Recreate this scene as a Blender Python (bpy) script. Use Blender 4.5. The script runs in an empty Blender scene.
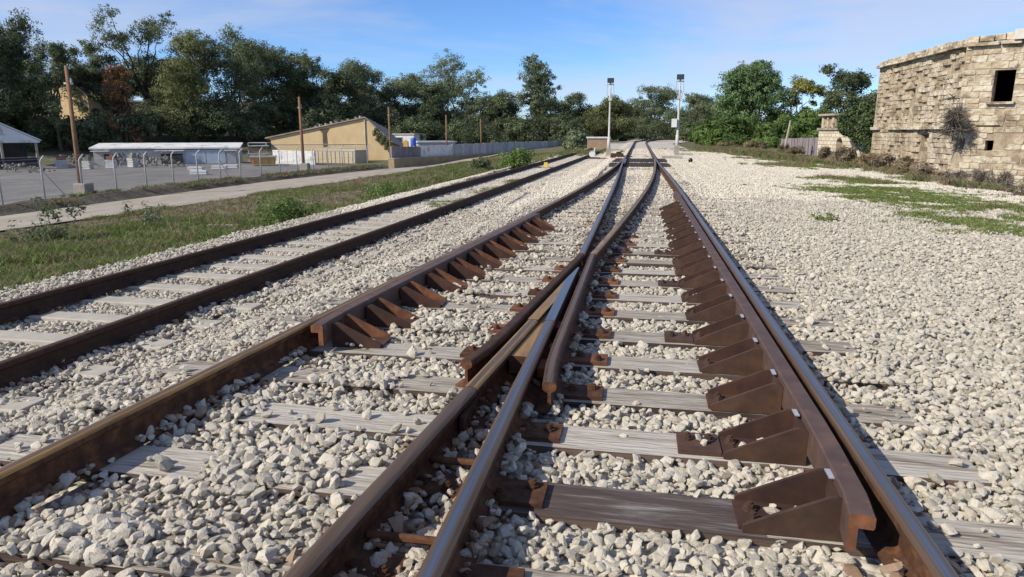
import bpy, bmesh, math, random
import numpy as np
from mathutils import Vector, Matrix

# ------------------------------------------------------------------ camera, sky, sun, exposure
scene = bpy.context.scene
col = scene.collection
R_ = math.radians
FPX, W, H = 683.0, 1024, 577
PITCH, YAW = math.atan((288.5 - 132.0) / FPX), R_(10.352)
CAMZ = 1.42
cd = bpy.data.cameras.new('camera'); cam = bpy.data.objects.new('camera', cd); col.objects.link(cam)
cd.sensor_width = 36.0; cd.lens = 36.0 * FPX / W; cd.clip_start = 0.05; cd.clip_end = 6000
cam.location = (0, 0, CAMZ); cam.rotation_euler = (math.pi / 2 - PITCH, 0, YAW)
scene.camera = cam
scene.render.resolution_x, scene.render.resolution_y = W, H

SUN_EL = R_(36.0)
SUN_H = Vector((-0.80, -0.60)).normalized()          # horizontal direction towards the sun
world = bpy.data.worlds.new('World'); scene.world = world; world.use_nodes = True
nt = world.node_tree; nt.nodes.clear()
def N(tree, t, **kw):
    n = tree.nodes.new(t)
    for k, v in kw.items():
        if k in n.inputs.keys() if hasattr(n, 'inputs') else False: n.inputs[k].default_value = v
        else: setattr(n, k, v)
    return n
sky = N(nt, 'ShaderNodeTexSky', sky_type='NISHITA'); sky.sun_disc = False
sky.sun_elevation = SUN_EL
sky.sun_rotation = math.atan2(SUN_H.x, SUN_H.y)
sky.altitude = 0; sky.air_density = 0.85; sky.dust_density = 0.0; sky.ozone_density = 8.0
tcw = N(nt, 'ShaderNodeTexCoord')
mpw = N(nt, 'ShaderNodeMapping'); mpw.inputs['Scale'].default_value = (1.0, 1.0, 5.5); mpw.inputs['Location'].default_value = (1.9, 9.4, 0.7)
nzw = N(nt, 'ShaderNodeTexNoise'); nzw.inputs['Scale'].default_value = 1.9; nzw.inputs['Detail'].default_value = 6; nzw.inputs['Roughness'].default_value = 0.55; nzw.inputs['Distortion'].default_value = 0.3
rpw = N(nt, 'ShaderNodeValToRGB'); rpw.color_ramp.elements[0].position = 0.42; rpw.color_ramp.elements[1].position = 0.64
rpw.color_ramp.elements[1].color = (0.62, 0.62, 0.62, 1)
mxw = N(nt, 'ShaderNodeMix', data_type='RGBA')
bgw = N(nt, 'ShaderNodeBackground'); bgw.inputs['Strength'].default_value = 0.128
ow = N(nt, 'ShaderNodeOutputWorld')
L = nt.links.new
L(tcw.outputs['Generated'], mpw.inputs['Vector']); L(mpw.outputs['Vector'], nzw.inputs['Vector'])
L(nzw.outputs['Fac'], rpw.inputs['Fac']); L(rpw.outputs['Color'], mxw.inputs['Factor'])
tint = N(nt, 'ShaderNodeMix', data_type='RGBA', blend_type='MULTIPLY'); tint.inputs['Factor'].default_value = 1.0; tint.inputs['B'].default_value = (0.88, 0.945, 1.05, 1); L(sky.outputs['Color'], tint.inputs['A']); L(tint.outputs['Result'], mxw.inputs['A']); mxw.inputs['B'].default_value = (4.3, 4.45, 5.0, 1)
L(mxw.outputs['Result'], bgw.inputs['Color']); L(bgw.outputs['Background'], ow.inputs['Surface'])
sd = bpy.data.lights.new('sun', 'SUN'); sd.energy = 4.5; sd.angle = R_(0.53); sd.color = (1.0, 0.91, 0.77)
so = bpy.data.objects.new('sun', sd); col.objects.link(so)
sdir = Vector((SUN_H.x * math.cos(SUN_EL), SUN_H.y * math.cos(SUN_EL), math.sin(SUN_EL)))
so.rotation_euler = sdir.to_track_quat('Z', 'Y').to_euler(); so.location = sdir * 60
vs = scene.view_settings; vs.view_transform = 'Standard'; vs.look = 'None'; vs.exposure = 0.28; vs.gamma = 1.0; vs.use_curve_mapping = False
scene.render.engine = 'CYCLES'

# ------------------------------------------------------------------ helpers
rng = np.random.default_rng(11); random.seed(5)
FW = np.array([-math.sin(YAW) * math.cos(PITCH), math.cos(YAW) * math.cos(PITCH), -math.sin(PITCH)])
RT = np.array([math.cos(YAW), math.sin(YAW), 0.0]); DN = np.cross(FW, RT)
def at(px, py, D):                      # survey helper: picture direction and distance -> place in the world
    r = FW * FPX + RT * (px - 512.0) + DN * (py - 288.5)
    return Vector((0, 0, CAMZ)) + Vector(r) * (D / FPX)
def depth(p): return (p[..., 0] * FW[0] + p[..., 1] * FW[1] + (p[..., 2] - CAMZ) * FW[2])
def frus(p, m=0.0):
    z = depth(p); x = (p[..., 0] * RT[0] + p[..., 1] * RT[1])
    return np.abs(x) < z * 0.75 + m
_tab = np.random.default_rng(99).random((256, 256))
def vn(x, y, s=1.0, o=0):
    x = np.asarray(x, float) * s + o * 17.3 + 500; y = np.asarray(y, float) * s + o * 9.1 + 500
    i = np.floor(x).astype(int); j = np.floor(y).astype(int); u = x - i; v = y - j
    u = u * u * (3 - 2 * u); v = v * v * (3 - 2 * v)
    g = lambda a, b: _tab[a % 256, b % 256]
    return (g(i, j) * (1 - u) + g(i + 1, j) * u) * (1 - v) + (g(i, j + 1) * (1 - u) + g(i + 1, j + 1) * u) * v
def sstep(a, b, x):
    t = np.clip((np.asarray(x, float) - a) / (b - a), 0, 1); return t * t * (3 - 2 * t)

class MB:
    def __init__(s): s.v = []; s.f = []; s.m = []
    def add(s, vs_, fs, mi=0):
        o = len(s.v); s.v += [tuple(p) for p in vs_]; s.f += [tuple(i + o for i in f) for f in fs]
        s.m += list(mi) if isinstance(mi, (list, tuple)) else [mi] * len(fs); return s
    def box(s, c, d, rz=0.0, mi=0, top=None, taper=0.0):
        x, y, z = d[0] / 2, d[1] / 2, d[2] / 2; ca, sa = math.cos(rz), math.sin(rz); vs_ = []
        for zz in (-z, z):
            k = 1 - (taper if zz > 0 else 0)
            for (a, b) in ((-x, -y), (x, -y), (x, y), (-x, y)):
                a *= k; b *= k
                vs_.append((c[0] + a * ca - b * sa, c[1] + a * sa + b * ca, c[2] + zz))
        t = mi if top is None else top
        return s.add(vs_, [(3, 2, 1, 0), (4, 5, 6, 7), (0, 1, 5, 4), (1, 2, 6, 5), (2, 3, 7, 6), (3, 0, 4, 7)], [mi, t, mi, mi, mi, mi])
    def prism(s, poly, a, b, axis='y', mi=0):     # poly in (x,z) extruded along y, or (x,y) along z
        n = len(poly)
        P = (lambda p, t: (p[0], t, p[1])) if axis == 'y' else ((lambda p, t: (p[0], p[1], t)) if axis == 'z' else (lambda p, t: (t, p[0], p[1])))
        vs_ = [P(p, a) for p in poly] + [P(p, b) for p in poly]
        return s.add(vs_, [tuple(range(n)), tuple(range(2 * n - 1, n - 1, -1))] + [(i, i + n, (i + 1) % n + n, (i + 1) % n) for i in range(n)], mi)
    def tube(s, pts, rad, n=8, mi=0, cap=True):
        o = len(s.v); pts = [Vector(p) for p in pts]
        rad = rad if isinstance(rad, (list, tuple)) else [rad] * len(pts)
        for i, p in enumerate(pts):
            d = (pts[min(i + 1, len(pts) - 1)] - pts[max(i - 1, 0)]).normalized()
            a = d.cross(Vector((0.13, 0.97, 0.2)) if abs(d.y) < .9 else Vector((1, 0, 0))).normalized(); b = d.cross(a)
            for k in range(n):
                t = 2 * math.pi * k / n; q = p + (a * math.cos(t) + b * math.sin(t)) * rad[i]; s.v.append(tuple(q))
        for i in range(len(pts) - 1):
            for k in range(n):
                s.f.append((o + i * n + k, o + i * n + (k + 1) % n, o + (i + 1) * n + (k + 1) % n, o + (i + 1) * n + k)); s.m.append(mi)
        if cap:
            s.f.append(tuple(o + k for k in range(n))[::-1]); s.m.append(mi)
            e = o + (len(pts) - 1) * n; s.f.append(tuple(e + k for k in range(n))); s.m.append(mi)
        return s
    def mesh(s, name, mats, smooth=False):
        me = bpy.data.meshes.new(name); me.from_pydata(s.v, [], s.f)
        for m in (mats if isinstance(mats, (list, tuple)) else [mats]): me.materials.append(m)
        me.polygons.foreach_set('material_index', s.m)
        if smooth: me.polygons.foreach_set('use_smooth', [True] * len(s.f))
        bm = bmesh.new(); bm.from_mesh(me); bmesh.ops.recalc_face_normals(bm, faces=bm.faces); bm.to_mesh(me); bm.free()
        return me
    def build(s, name, mats, parent=None, smooth=False, loc=None, rz=0):
        return place(name, s.mesh(name, mats, smooth), parent, loc, rz)
def place(name, me, parent=None, loc=None, rz=0, rot=None, scale=None):
    o = bpy.data.objects.new(name, me); col.objects.link(o)
    if parent is not None: o.parent = parent
    if loc is not None: o.location = loc
    o.rotation_euler = rot if rot is not None else (0, 0, rz)
    if scale is not None: o.scale = scale if hasattr(scale, '__len__') else (scale,) * 3
    return o
def tag(o, label=None, cat=None, group=None, kind=None):
    if label: o['label'] = label
    if cat: o['category'] = cat
    if group: o['group'] = group
    if kind: o['kind'] = kind
    return o
def thing(name, label, cat, loc=(0, 0, 0), rz=0, group=None):
    return tag(place(name, None, None, loc, rz), label, cat, group)
def bevel(me, w, seg=1):
    bm = bmesh.new(); bm.from_mesh(me); bmesh.ops.bevel(bm, geom=list(bm.edges), offset=w, segments=seg, affect='EDGES', profile=0.6); bm.to_mesh(me); bm.free(); return me

# ------------------------------------------------------------------ materials
def ramp(t, stops):
    r = N(t, 'ShaderNodeValToRGB'); e = r.color_ramp.elements
    while len(e) < len(stops): e.new(0.5)
    for el, (p, c) in zip(e, stops): el.position = p; el.color = (*c, 1)
    return r
def material(name, stops, scale=6.0, rough=0.8, metal=0.0, stretch=(1, 1, 1), detail=6, bump=0.0, bscale=None, coord='Object', rnd=0.0, transl=0.0, attr=None, spots=None, distort=0.0, spec=None, bdist=0.02):
    m = bpy.data.materials.new(name); m.use_nodes = True; t = m.node_tree; b = t.nodes['Principled BSDF']; l = t.links.new
    b.inputs['Roughness'].default_value = rough; b.inputs['Metallic'].default_value = metal
    if spec is not None: b.inputs['Specular IOR Level'].default_value = spec
    if coord == 'World':
        ge = N(t, 'ShaderNodeNewGeometry'); src = ge.outputs['Position']
    else:
        src = N(t, 'ShaderNodeTexCoord').outputs[coord]
    mp = N(t, 'ShaderNodeMapping'); mp.inputs['Scale'].default_value = stretch; l(src, mp.inputs['Vector'])
    nz = N(t, 'ShaderNodeTexNoise'); nz.inputs['Scale'].default_value = scale; nz.inputs['Detail'].default_value = detail; nz.inputs['Roughness'].default_value = 0.62; nz.inputs['Distortion'].default_value = distort
    vec = mp.outputs['Vector']
    oi = N(t, 'ShaderNodeObjectInfo')
    if rnd:
        va = N(t, 'ShaderNodeVectorMath', operation='MULTIPLY_ADD'); cb = N(t, 'ShaderNodeCombineXYZ')
        l(oi.outputs['Random'], cb.inputs[0]); l(oi.outputs['Random'], cb.inputs[1]); l(oi.outputs['Random'], cb.inputs[2])
        l(cb.outputs[0], va.inputs[0]); va.inputs[1].default_value = (37, 53, 71); l(vec, va.inputs[2]); vec = va.outputs[0]
    l(vec, nz.inputs['Vector'])
    fac = nz.outputs['Fac']
    if rnd or attr:
        sm = N(t, 'ShaderNodeMath', operation='MULTIPLY_ADD'); sm.inputs[1].default_value = rnd if not attr else 1.0
        if attr:
            at_ = N(t, 'ShaderNodeAttribute'); at_.attribute_name = attr
            s0 = N(t, 'ShaderNodeMath', operation='MULTIPLY_ADD'); l(oi.outputs['Random'], s0.inputs[0]); s0.inputs[1].default_value = rnd; l(at_.outputs['Fac'], s0.inputs[2])
            if rnd > .5:
                s0.inputs[1].default_value = 1.0; fr = N(t, 'ShaderNodeMath', operation='FRACT'); l(s0.outputs[0], fr.inputs[0]); l(fr.outputs[0], sm.inputs[0]); sm.inputs[1].default_value = rnd
            else: l(s0.outputs[0], sm.inputs[0])
        else: l(oi.outputs['Random'], sm.inputs[0])
        l(fac, sm.inputs[2]); s2 = N(t, 'ShaderNodeMath', operation='SUBTRACT'); l(sm.outputs[0], s2.inputs[0]); s2.inputs[1].default_value = (rnd / 2 if (not attr or rnd > .5) else (rnd + 1.0) / 2); fac = s2.outputs[0]
    r = ramp(t, stops); l(fac, r.inputs['Fac']); c = r.outputs['Color']
    if spots:                                           # (scale, threshold, colour, stretch)
        n2 = N(t, 'ShaderNodeTexNoise'); n2.inputs['Scale'].default_value = spots[0]; n2.inputs['Detail'].default_value = 5
        m2 = N(t, 'ShaderNodeMapping'); m2.inputs['Scale'].default_value = spots[3] if len(spots) > 3 else (1, 1, 1); m2.inputs['Location'].default_value = (4.2, 7.7, 1.3)
        l(src, m2.inputs['Vector']); l(m2.outputs['Vector'], n2.inputs['Vector'])
        r2 = ramp(t, [(spots[1], (0, 0, 0)), (min(spots[1] + 0.12, 1), (1, 1, 1))]); l(n2.outputs['Fac'], r2.inputs['Fac'])
        mx = N(t, 'ShaderNodeMix', data_type='RGBA'); l(r2.outputs['Color'], mx.inputs['Factor']); l(c, mx.inputs['A']); mx.inputs['B'].default_value = (*spots[2], 1); c = mx.outputs['Result']
    l(c, b.inputs['Base Color'])
    if bump:
        n3 = N(t, 'ShaderNodeTexNoise'); n3.inputs['Scale'].default_value = bscale or scale * 3; n3.inputs['Detail'].default_value = 5; l(mp.outputs['Vector'], n3.inputs['Vector'])
        bp = N(t, 'ShaderNodeBump'); bp.inputs['Strength'].default_value = bump; bp.inputs['Distance'].default_value = bdist; l(n3.outputs['Fac'], bp.inputs['Height']); l(bp.outputs['Normal'], b.inputs['Normal'])
    if transl:
        tr = N(t, 'ShaderNodeBsdfTranslucent'); l(c, tr.inputs['Color']); ms = N(t, 'ShaderNodeMixShader'); ms.inputs['Fac'].default_value = transl
        out = t.nodes['Material Output']; l(b.outputs['BSDF'], ms.inputs[1]); l(tr.outputs['BSDF'], ms.inputs[2]); l(ms.outputs[0], out.inputs['Surface'])
    return m
G = lambda v, w=0.0: (v * (1 + w), v, v * (1 - w))
STONE = [(0.0, (0.33, 0.298, 0.24)), (0.2, (0.475, 0.432, 0.352)), (0.5, (0.585, 0.535, 0.438)), (0.8, (0.67, 0.62, 0.515)), (0.95, (0.64, 0.54, 0.385)), (1.0, (0.47, 0.34, 0.21))]
Mt = {}
Mt['stone'] = material('limestone ballast', STONE, 2.2, 0.9, rnd=0.72, attr='tint', bump=0.5, bscale=9, bdist=0.10, detail=8, spots=(4.0, 0.66, (0.42, 0.37, 0.29)))
Mt['timber'] = material('weathered timber', [(0.20, (0.13, 0.103, 0.075)), (0.38, (0.29, 0.255, 0.205)), (0.52, (0.40, 0.367, 0.31)), (0.8, (0.53, 0.495, 0.43))], 2.6, 0.9, stretch=(5.0, 11, 6), rnd=0.22, bump=1.0, bscale=5, bdist=0.02, detail=12, distort=1.0, spots=(2.0, 0.59, (0.14, 0.10, 0.07), (2.5, 10, 4)))
Mt['creosote'] = material('creosoted timber side', [(0.3, (0.035, 0.024, 0.019)), (0.7, (0.13, 0.09, 0.07))], 6, 0.85, stretch=(0.7, 9, 9), rnd=0.2, bump=0.6, bdist=0.01)
Mt['oiltimber'] = material('oil soaked timber', [(0.3, (0.018, 0.014, 0.012)), (0.7, (0.06, 0.046, 0.036))], 6, 0.7, stretch=(0.7, 9, 9), bump=0.5)
Mt['concrete'] = material('sleeper concrete', [(0.3, (0.33, 0.30, 0.25)), (0.7, (0.44, 0.41, 0.35))], 7, 0.9, rnd=0.1, bump=0.3, bdist=0.006)
Mt['rust'] = material('rail rust', [(0.25, (0.032, 0.016, 0.010)), (0.5, (0.080, 0.037, 0.020)), (0.75, (0.18, 0.078, 0.035))], 16, 0.85, bump=0.45, bdist=0.004, rnd=0.1, spec=0.25)
Mt['darkrust'] = material('dark old rust', [(0.25, (0.032, 0.017, 0.011)), (0.55, (0.058, 0.030, 0.019)), (0.8, (0.098, 0.048, 0.027))], 14, 0.8, bump=0.35, bdist=0.004, spec=0.3)
Mt['plumrust'] = material('plum brown painted rust', [(0.2, (0.050, 0.029, 0.022)), (0.55, (0.092, 0.055, 0.042)), (0.85, (0.15, 0.082, 0.053))], 7, 0.62, bump=0.3, bdist=0.003, rnd=0.12, spots=(13, 0.62, (0.23, 0.085, 0.035)))
Mt['bracket'] = material('bracket brown steel', [(0.2, (0.028, 0.015, 0.009)), (0.5, (0.060, 0.030, 0.017)), (0.8, (0.11, 0.052, 0.026))], 9, 0.68, bump=0.3, bdist=0.003, rnd=0.15, spots=(20, 0.63, (0.05, 0.028, 0.02)))
Mt['shaderust'] = material('shaded red rust', [(0.2, (0.022, 0.010, 0.007)), (0.5, (0.050, 0.021, 0.013)), (0.8, (0.095, 0.038, 0.02))], 10, 0.9, rnd=.15)  # redder rust, also darkened to paint the shade inside the bracket troughs
Mt['orangerust'] = material('orange rust', [(0.2, (0.055, 0.022, 0.011)), (0.5, (0.145, 0.056, 0.024)), (0.8, (0.28, 0.11, 0.045))], 12, 0.85, bump=0.4, bdist=0.004, rnd=0.15, spots=(9, 0.58, (0.07, 0.034, 0.022)))
Mt['amber'] = material('amber greasy rail edge', [(0.25, (0.13, 0.068, 0.020)), (0.55, (0.37, 0.205, 0.055)), (0.85, (0.48, 0.30, 0.10))], 12, 0.42, metal=0.35, bump=0.15, bdist=0.002, stretch=(1, .15, 1))
Mt['steel'] = material('polished running surface', [(0.25, (0.24, 0.22, 0.205)), (0.6, (0.38, 0.355, 0.335)), (0.85, (0.50, 0.475, 0.455))], 9, 0.36, metal=1.0, stretch=(9, .12, 1), bump=0.05, bdist=0.002)
Mt['dullsteel'] = material('dull running surface', [(0.25, (0.10, 0.062, 0.036)), (0.6, (0.19, 0.125, 0.08)), (0.85, (0.28, 0.20, 0.14))], 9, 0.45, metal=0.55, stretch=(9, .12, 1))
Mt['galv'] = material('galvanised steel', [(0.3, (0.36, 0.37, 0.38)), (0.7, (0.52, 0.53, 0.54))], 5, 0.55, metal=0.35)
Mt['bright'] = material('bright shim', [(0.3, (0.55, 0.55, 0.55)), (0.7, (0.7, 0.7, 0.7))], 20, 0.4, metal=0.6)

# ------------------------------------------------------------------ layout functions (Y runs along the straight track)
def sh(Y): Y = np.asarray(Y, float); return -0.13 * sstep(14, 34, Y) + np.where(Y > 92, (Y - 92) ** 2 / 420.0, 0)
xD = lambda Y: -0.555 + sh(Y)
xE = lambda Y: 0.93 + sh(Y)
def xC(Y): Y = np.asarray(Y, float); return 0.93 - np.clip(40 - Y, 0, None) ** 2 / 790 + sh(Y)
def xB(Y): Y = np.asarray(Y, float); return -0.555 - np.clip(40 - Y, 0, None) ** 2 / 790 + sh(Y) + 0.06 * sstep(6, 1, Y)
def xA(Y): Y = np.asarray(Y, float); return -5.02 + 0.021 * Y - 0.00006 * Y * Y
ZA = -0.27                                             # level of the siding
def xr(Y):  return np.interp(Y, [-5, 12, 20, 27, 34, 42, 60, 95, 150], [8.6, 9.0, 9.3, 9.8, 9.2, 7.2, 4.6, 4.2, 12.5])
def xl(Y):  return np.where(np.asarray(Y) < 70, xA(Y) - 3.5, xA(70) - 3.5 + sh(Y) + 0.0 * np.asarray(Y))
def hb(x, y):                                          # height of the ballast sheet
    x = np.asarray(x, float); y = np.asarray(y, float)
    z = -0.035 - 0.022 * np.clip(x - 1.6, 0, None)
    left = xB(np.clip(y, -5, 60)) - 0.62
    t = sstep(0, 0.85, left - x); z = z * (1 - t) + (ZA - 0.045) * t
    d = (xA(np.clip(y, -5, 70)) - 1.95) - x
    z = z - np.clip(d, 0, None) * 0.52
    z = z + (vn(x, y, 1.7) - 0.5) * 0.03 + (vn(x, y, 5.0, 3) - 0.5) * 0.018
    return z
def yard_line(x, y): return (-0.707 * x + 0.707 * y)
def ground(x, y):
    x = np.asarray(x, float); y = np.asarray(y, float)
    xs = np.clip(xA(np.clip(y, -10, 70)) - 3.3, -9, None)
    left = np.interp(-x, [0, 5, 8.2, 8.6, 12, 21, 24, 3000], [-0.5, -0.6, -0.72, -0.9, -1.15, -2.02, -2.08, -2.08])
    f = sstep(60, 120, y) * sstep(-60, -12, x)
    left = left * (1 - f) + (-0.35) * f
    right = np.interp(x, [0, 2, 9.5, 12, 18, 3000], [-0.45, -0.2, -0.34, -0.85, -1.2, -1.2])
    right = right * (1 - sstep(45, 80, y)) - 0.25 * sstep(45, 80, y)
    z = np.where(x < 0, left, right)
    d = yard_line(x, y); hill = sstep(86, 135, d) * sstep(-26, -52, x) * 9.0
    z = z + hill + (vn(x, y, 0.6, 7) - 0.5) * 0.10 * (1 - sstep(-21.5, -22.5, x) * (1 - sstep(-62, -75, x)))
    return z
def g1(x, y): return float(ground(np.array([x]), np.array([y]))[0])

def sheet(name, xs, ys, zf, mat_, kind='structure', parent=None):
    X, Y = np.meshgrid(xs, ys) if np.ndim(xs) == 1 else (xs, ys)
    Z = zf(X, Y); ny, nx = X.shape
    v = np.stack([X, Y, Z], -1).reshape(-1, 3)
    i = np.arange((ny - 1) * (nx - 1)); r, c = i // (nx - 1), i % (nx - 1); a = r * nx + c
    f = np.stack([a, a + 1, a + nx + 1, a + nx], 1)
    me = bpy.data.meshes.new(name); me.from_pydata(v.tolist(), [], f.tolist()); me.materials.append(mat_)
    me.polygons.foreach_set('use_smooth', [True] * len(f))
    o = place(name, me, parent)
    if kind: o['kind'] = kind
    return o

# ------------------------------------------------------------------ ground, road, yard, ballast sheet
Mt['soil'] = material('rough soil and turf', [(0.25, (0.060, 0.048, 0.028)), (0.42, (0.115, 0.095, 0.050)), (0.55, (0.095, 0.105, 0.040)), (0.75, (0.20, 0.165, 0.10))], 0.9, 0.95, bump=0.6, bscale=9, bdist=0.08, coord='World', detail=9)
gx = np.concatenate([-np.geomspace(3000, 70, 14), np.arange(-66, -30, 3), np.arange(-30, -12, 1.0), np.arange(-12, 14, 0.5), np.arange(14, 30, 1.5), np.geomspace(32, 3000, 14)])
gy = np.concatenate([[-400, -100, -30], np.arange(-10, 80, 1.0), np.arange(80, 160, 4), np.geomspace(165, 4000, 14)])
sheet('ground', gx, gy, ground, Mt['soil'])
Mt['road'] = material('pale crushed stone road', [(0.3, (0.27, 0.235, 0.18)), (0.6, (0.36, 0.32, 0.255)), (0.8, (0.43, 0.39, 0.32))], 1.3, 0.95, coord='World', bump=0.4, bscale=30, bdist=0.02, detail=9, stretch=(1.0, .4, 1))
ry = np.concatenate([np.arange(2, 50, 2.0), np.arange(50, 121, 5.0)])
rfar = np.interp(ry, [2, 45, 66, 120], [-26.6, -26.3, -23.6, -14.5]); rnear = np.interp(ry, [2, 24, 34, 54, 120], [-22.2, -21.9, -20.9, -19.2, -11.5])
uu = np.linspace(0, 1, 9)
RX = rfar[:, None] * (1 - uu) + rnear[:, None] * uu; RY = np.repeat(ry[:, None], 9, 1)
sheet('dirt_road', RX, RY, lambda x, y: np.maximum(ground(x, y), -2.2) + 0.05 + 0.02 * np.sin(x * 2.2), Mt['road'])
Mt['yard'] = material('grey gravel yard', [(0.3, (0.115, 0.11, 0.10)), (0.55, (0.185, 0.175, 0.16)), (0.8, (0.27, 0.255, 0.23))], 0.5, 0.95, coord='World', bump=0.4, bscale=20, bdist=0.02, detail=10, stretch=(1, .5, 1))
yx = np.linspace(0, 1, 30); yy = np.arange(4, 95, 2.5)
yr_ = np.interp(yy, [4, 45, 66, 95], [-28.9, -28.3, -25.8, -21.5])
YX = (-95) * (1 - yx) + yr_[:, None] * yx; YY = np.repeat(yy[:, None], 30, 1)
sheet('yard', YX, YY, lambda x, y: -2.08 + 0.06 + 0 * x, Mt['yard'])
# earth bank with low kerb between the road and the yard fence
Mt['bank'] = material('dry earth bank', [(0.3, (0.05, 0.040, 0.026)), (0.6, (0.105, 0.083, 0.054)), (0.8, (0.17, 0.14, 0.095))], 1.2, 0.95, coord='World', bump=0.6, bscale=7, bdist=0.1)
bu = np.linspace(0, 1, 9); byy = np.arange(2, 66, 1.0)
bf = np.interp(byy, [2, 45, 66], [-29.0, -28.5, -25.9]); bn = np.interp(byy, [2, 45, 66], [-26.7, -26.4, -23.7])
BX = bf[:, None] * (1 - bu) + bn[:, None] * bu; BY = np.repeat(byy[:, None], 9, 1)
bh = np.array([0.04, .22, .30, .34, .32, .38, .22, .10, 0.02])
sheet('earth_bank', BX, BY, lambda x, y: -2.08 + bh[None, :] + (vn(x, y, 1.1, 5) - .5) * .16 * (bh[None, :] > .06), Mt['bank'])

m = bpy.data.materials.new('packed ballast'); m.use_nodes = True; t = m.node_tree; b = t.nodes['Principled BSDF']; b.inputs['Roughness'].default_value = 0.95
ge = N(t, 'ShaderNodeNewGeometry'); vo = N(t, 'ShaderNodeTexVoronoi'); vo.inputs['Scale'].default_value = 21
t.links.new(ge.outputs['Position'], vo.inputs['Vector'])
sx = N(t, 'ShaderNodeSeparateColor'); t.links.new(vo.outputs['Color'], sx.inputs[0])
rr = ramp(t, [(0.0, (0.32, 0.29, 0.24)), (0.3, (0.44, 0.405, 0.34)), (0.65, (0.54, 0.50, 0.425)), (1.0, (0.62, 0.58, 0.50))]); t.links.new(sx.outputs[0], rr.inputs['Fac'])
t.links.new(rr.outputs['Color'], b.inputs['Base Color'])
bp = N(t, 'ShaderNodeBump'); bp.inputs['Strength'].default_value = 0.9; bp.inputs['Distance'].default_value = 0.03; bp.invert = True
t.links.new(vo.outputs['Distance'], bp.inputs['Height']); t.links.new(bp.outputs['Normal'], b.inputs['Normal'])
Mt['packed'] = m
by_ = np.concatenate([np.arange(-4, 20, 0.3), np.arange(20, 60, 0.8), np.arange(60, 152, 3.0)]); bu = np.linspace(0, 1, 71)
BX = xl(by_)[:, None] * (1 - bu) + xr(by_)[:, None] * bu; BY = np.repeat(by_[:, None], len(bu), 1)
ballast = sheet('ballast', BX, BY, lambda x, y: hb(x, y) - 0.012, Mt['packed'])

# ------------------------------------------------------------------ the turnout
turnout = thing('railway_turnout', 'rusty railway turnout whose tracks merge at a steel crossing, on grey timber sleepers', 'railway track')
PROF = [(.070, .004), (.070, .014), (.022, .032), (.009, .046), (.008, .112), (.030, .126), (.036, .133), (.0365, .156), (.031, .165), (.024, .1693), (.015, .1708), (0, .1712)]
PROF = PROF + [(-x, z) for x, z in PROF[-2::-1]]
def rail(path, mats, name='rail', parent=turnout, z0=0.0, head=(2, 1), label=None):
    """path: list of (x,y); mats: [body, running band, edge]; head: slots for centre band and shoulders"""
    n = len(PROF); mb = MB(); P = np.array(path, float)
    T = np.gradient(P, axis=0); T /= np.linalg.norm(T, axis=1)[:, None]
    for i in range(len(P)):
        nx, ny = T[i, 1], -T[i, 0]
        for (a, z) in PROF: mb.v.append((P[i, 0] + nx * a, P[i, 1] + ny * a, z + z0))
    mats = list(mats) + [Mt['dullsteel'] if mats[1] is Mt['steel'] else mats[2]]
    mid = n // 2
    for i in range(len(P) - 1):
        for k in range(n):
            k2 = (k + 1) % n
            mb.f.append((i * n + k, i * n + k2, (i + 1) * n + k2, (i + 1) * n + k))
            mi = 0
            if k in (mid - 1, mid): mi = 1
            elif k in (mid - 2, mid + 1): mi = 3
            elif k in (mid - 3, mid - 4, mid + 2, mid + 3): mi = 2
            mb.m.append(mi)
    mb.f.append(tuple(range(n))); mb.m.append(0); e = (len(P) - 1) * n; mb.f.append(tuple(e + k for k in range(n))); mb.m.append(0)
    o = mb.build(name, mats, parent)
    if label: o['label'] = label
    return o
shiny = [Mt['rust'], Mt['steel'], Mt['dullsteel']]; dull = [Mt['rust'], Mt['dullsteel'], Mt['amber']]; old = [Mt['darkrust'], Mt['darkrust'], Mt['darkrust']]
dullb = [Mt['rust'], Mt['dullsteel'], Mt['dullsteel']]
def ys(a, b_, s=0.6): return np.linspace(a, b_, max(2, int((b_ - a) / s)))
YEND = 140.0
rail([(xE(y), y) for y in ys(0.2, YEND, .8)], shiny)
rail([(xD(y), y) for y in ys(0.2, 4.45, .5)], shiny)
rail([(xC(y), y) for y in ys(0.2, 3.14, .4)], dullb); rail([(xC(y), y) for y in ys(3.15, 4.45, .4)], dull)
rail([(xB(y), y) for y in ys(0.2, 38.5, .7)], dull)
yk = 7.12                                               # knuckle of the wing rails
pl = [(xC(3.55) - .160, 3.55), (xC(3.8) - .130, 3.8)] + [(xC(y) - .118, y) for y in ys(4.1, yk - .1, .4)]
rail(pl + [(float(xD(yk)) - .004, yk)], [Mt['rust'], Mt['darkrust'], Mt['darkrust']], name='wing_rail')
rail([(xD(y), y) for y in ys(yk + .02, YEND, .8)], shiny, label='polished left straight rail beyond the crossing')
pr = [(-.405, 3.28), (-.430, 3.6)] + [(-.437, y) for y in ys(3.9, yk - .1, .4)]
rail(pr + [(-.436, yk)], [Mt['rust'], Mt['dullsteel'], Mt['darkrust']], name='wing_rail')
rail([(xC(y), y) for y in ys(yk + .02, 9.4, .6)], [Mt['rust'], Mt['amber'], Mt['amber']], label='amber-greased length of the curved rail just beyond the crossing')
rail([(xC(y) if y < 30 else min(float(xC(y)), float(xE(y)) - .074), y) for y in ys(9.41, 33.6, .6)], dull, label='dull brown curved closure rail')
rail([(max(xB(y), xD(y) - 1.485) + 0.0, y) for y in ()] or [(-0.555 + .078 + sh(y), y) for y in ys(29.5, 33.8, .5)], shiny, name='switch_blade')
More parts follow.
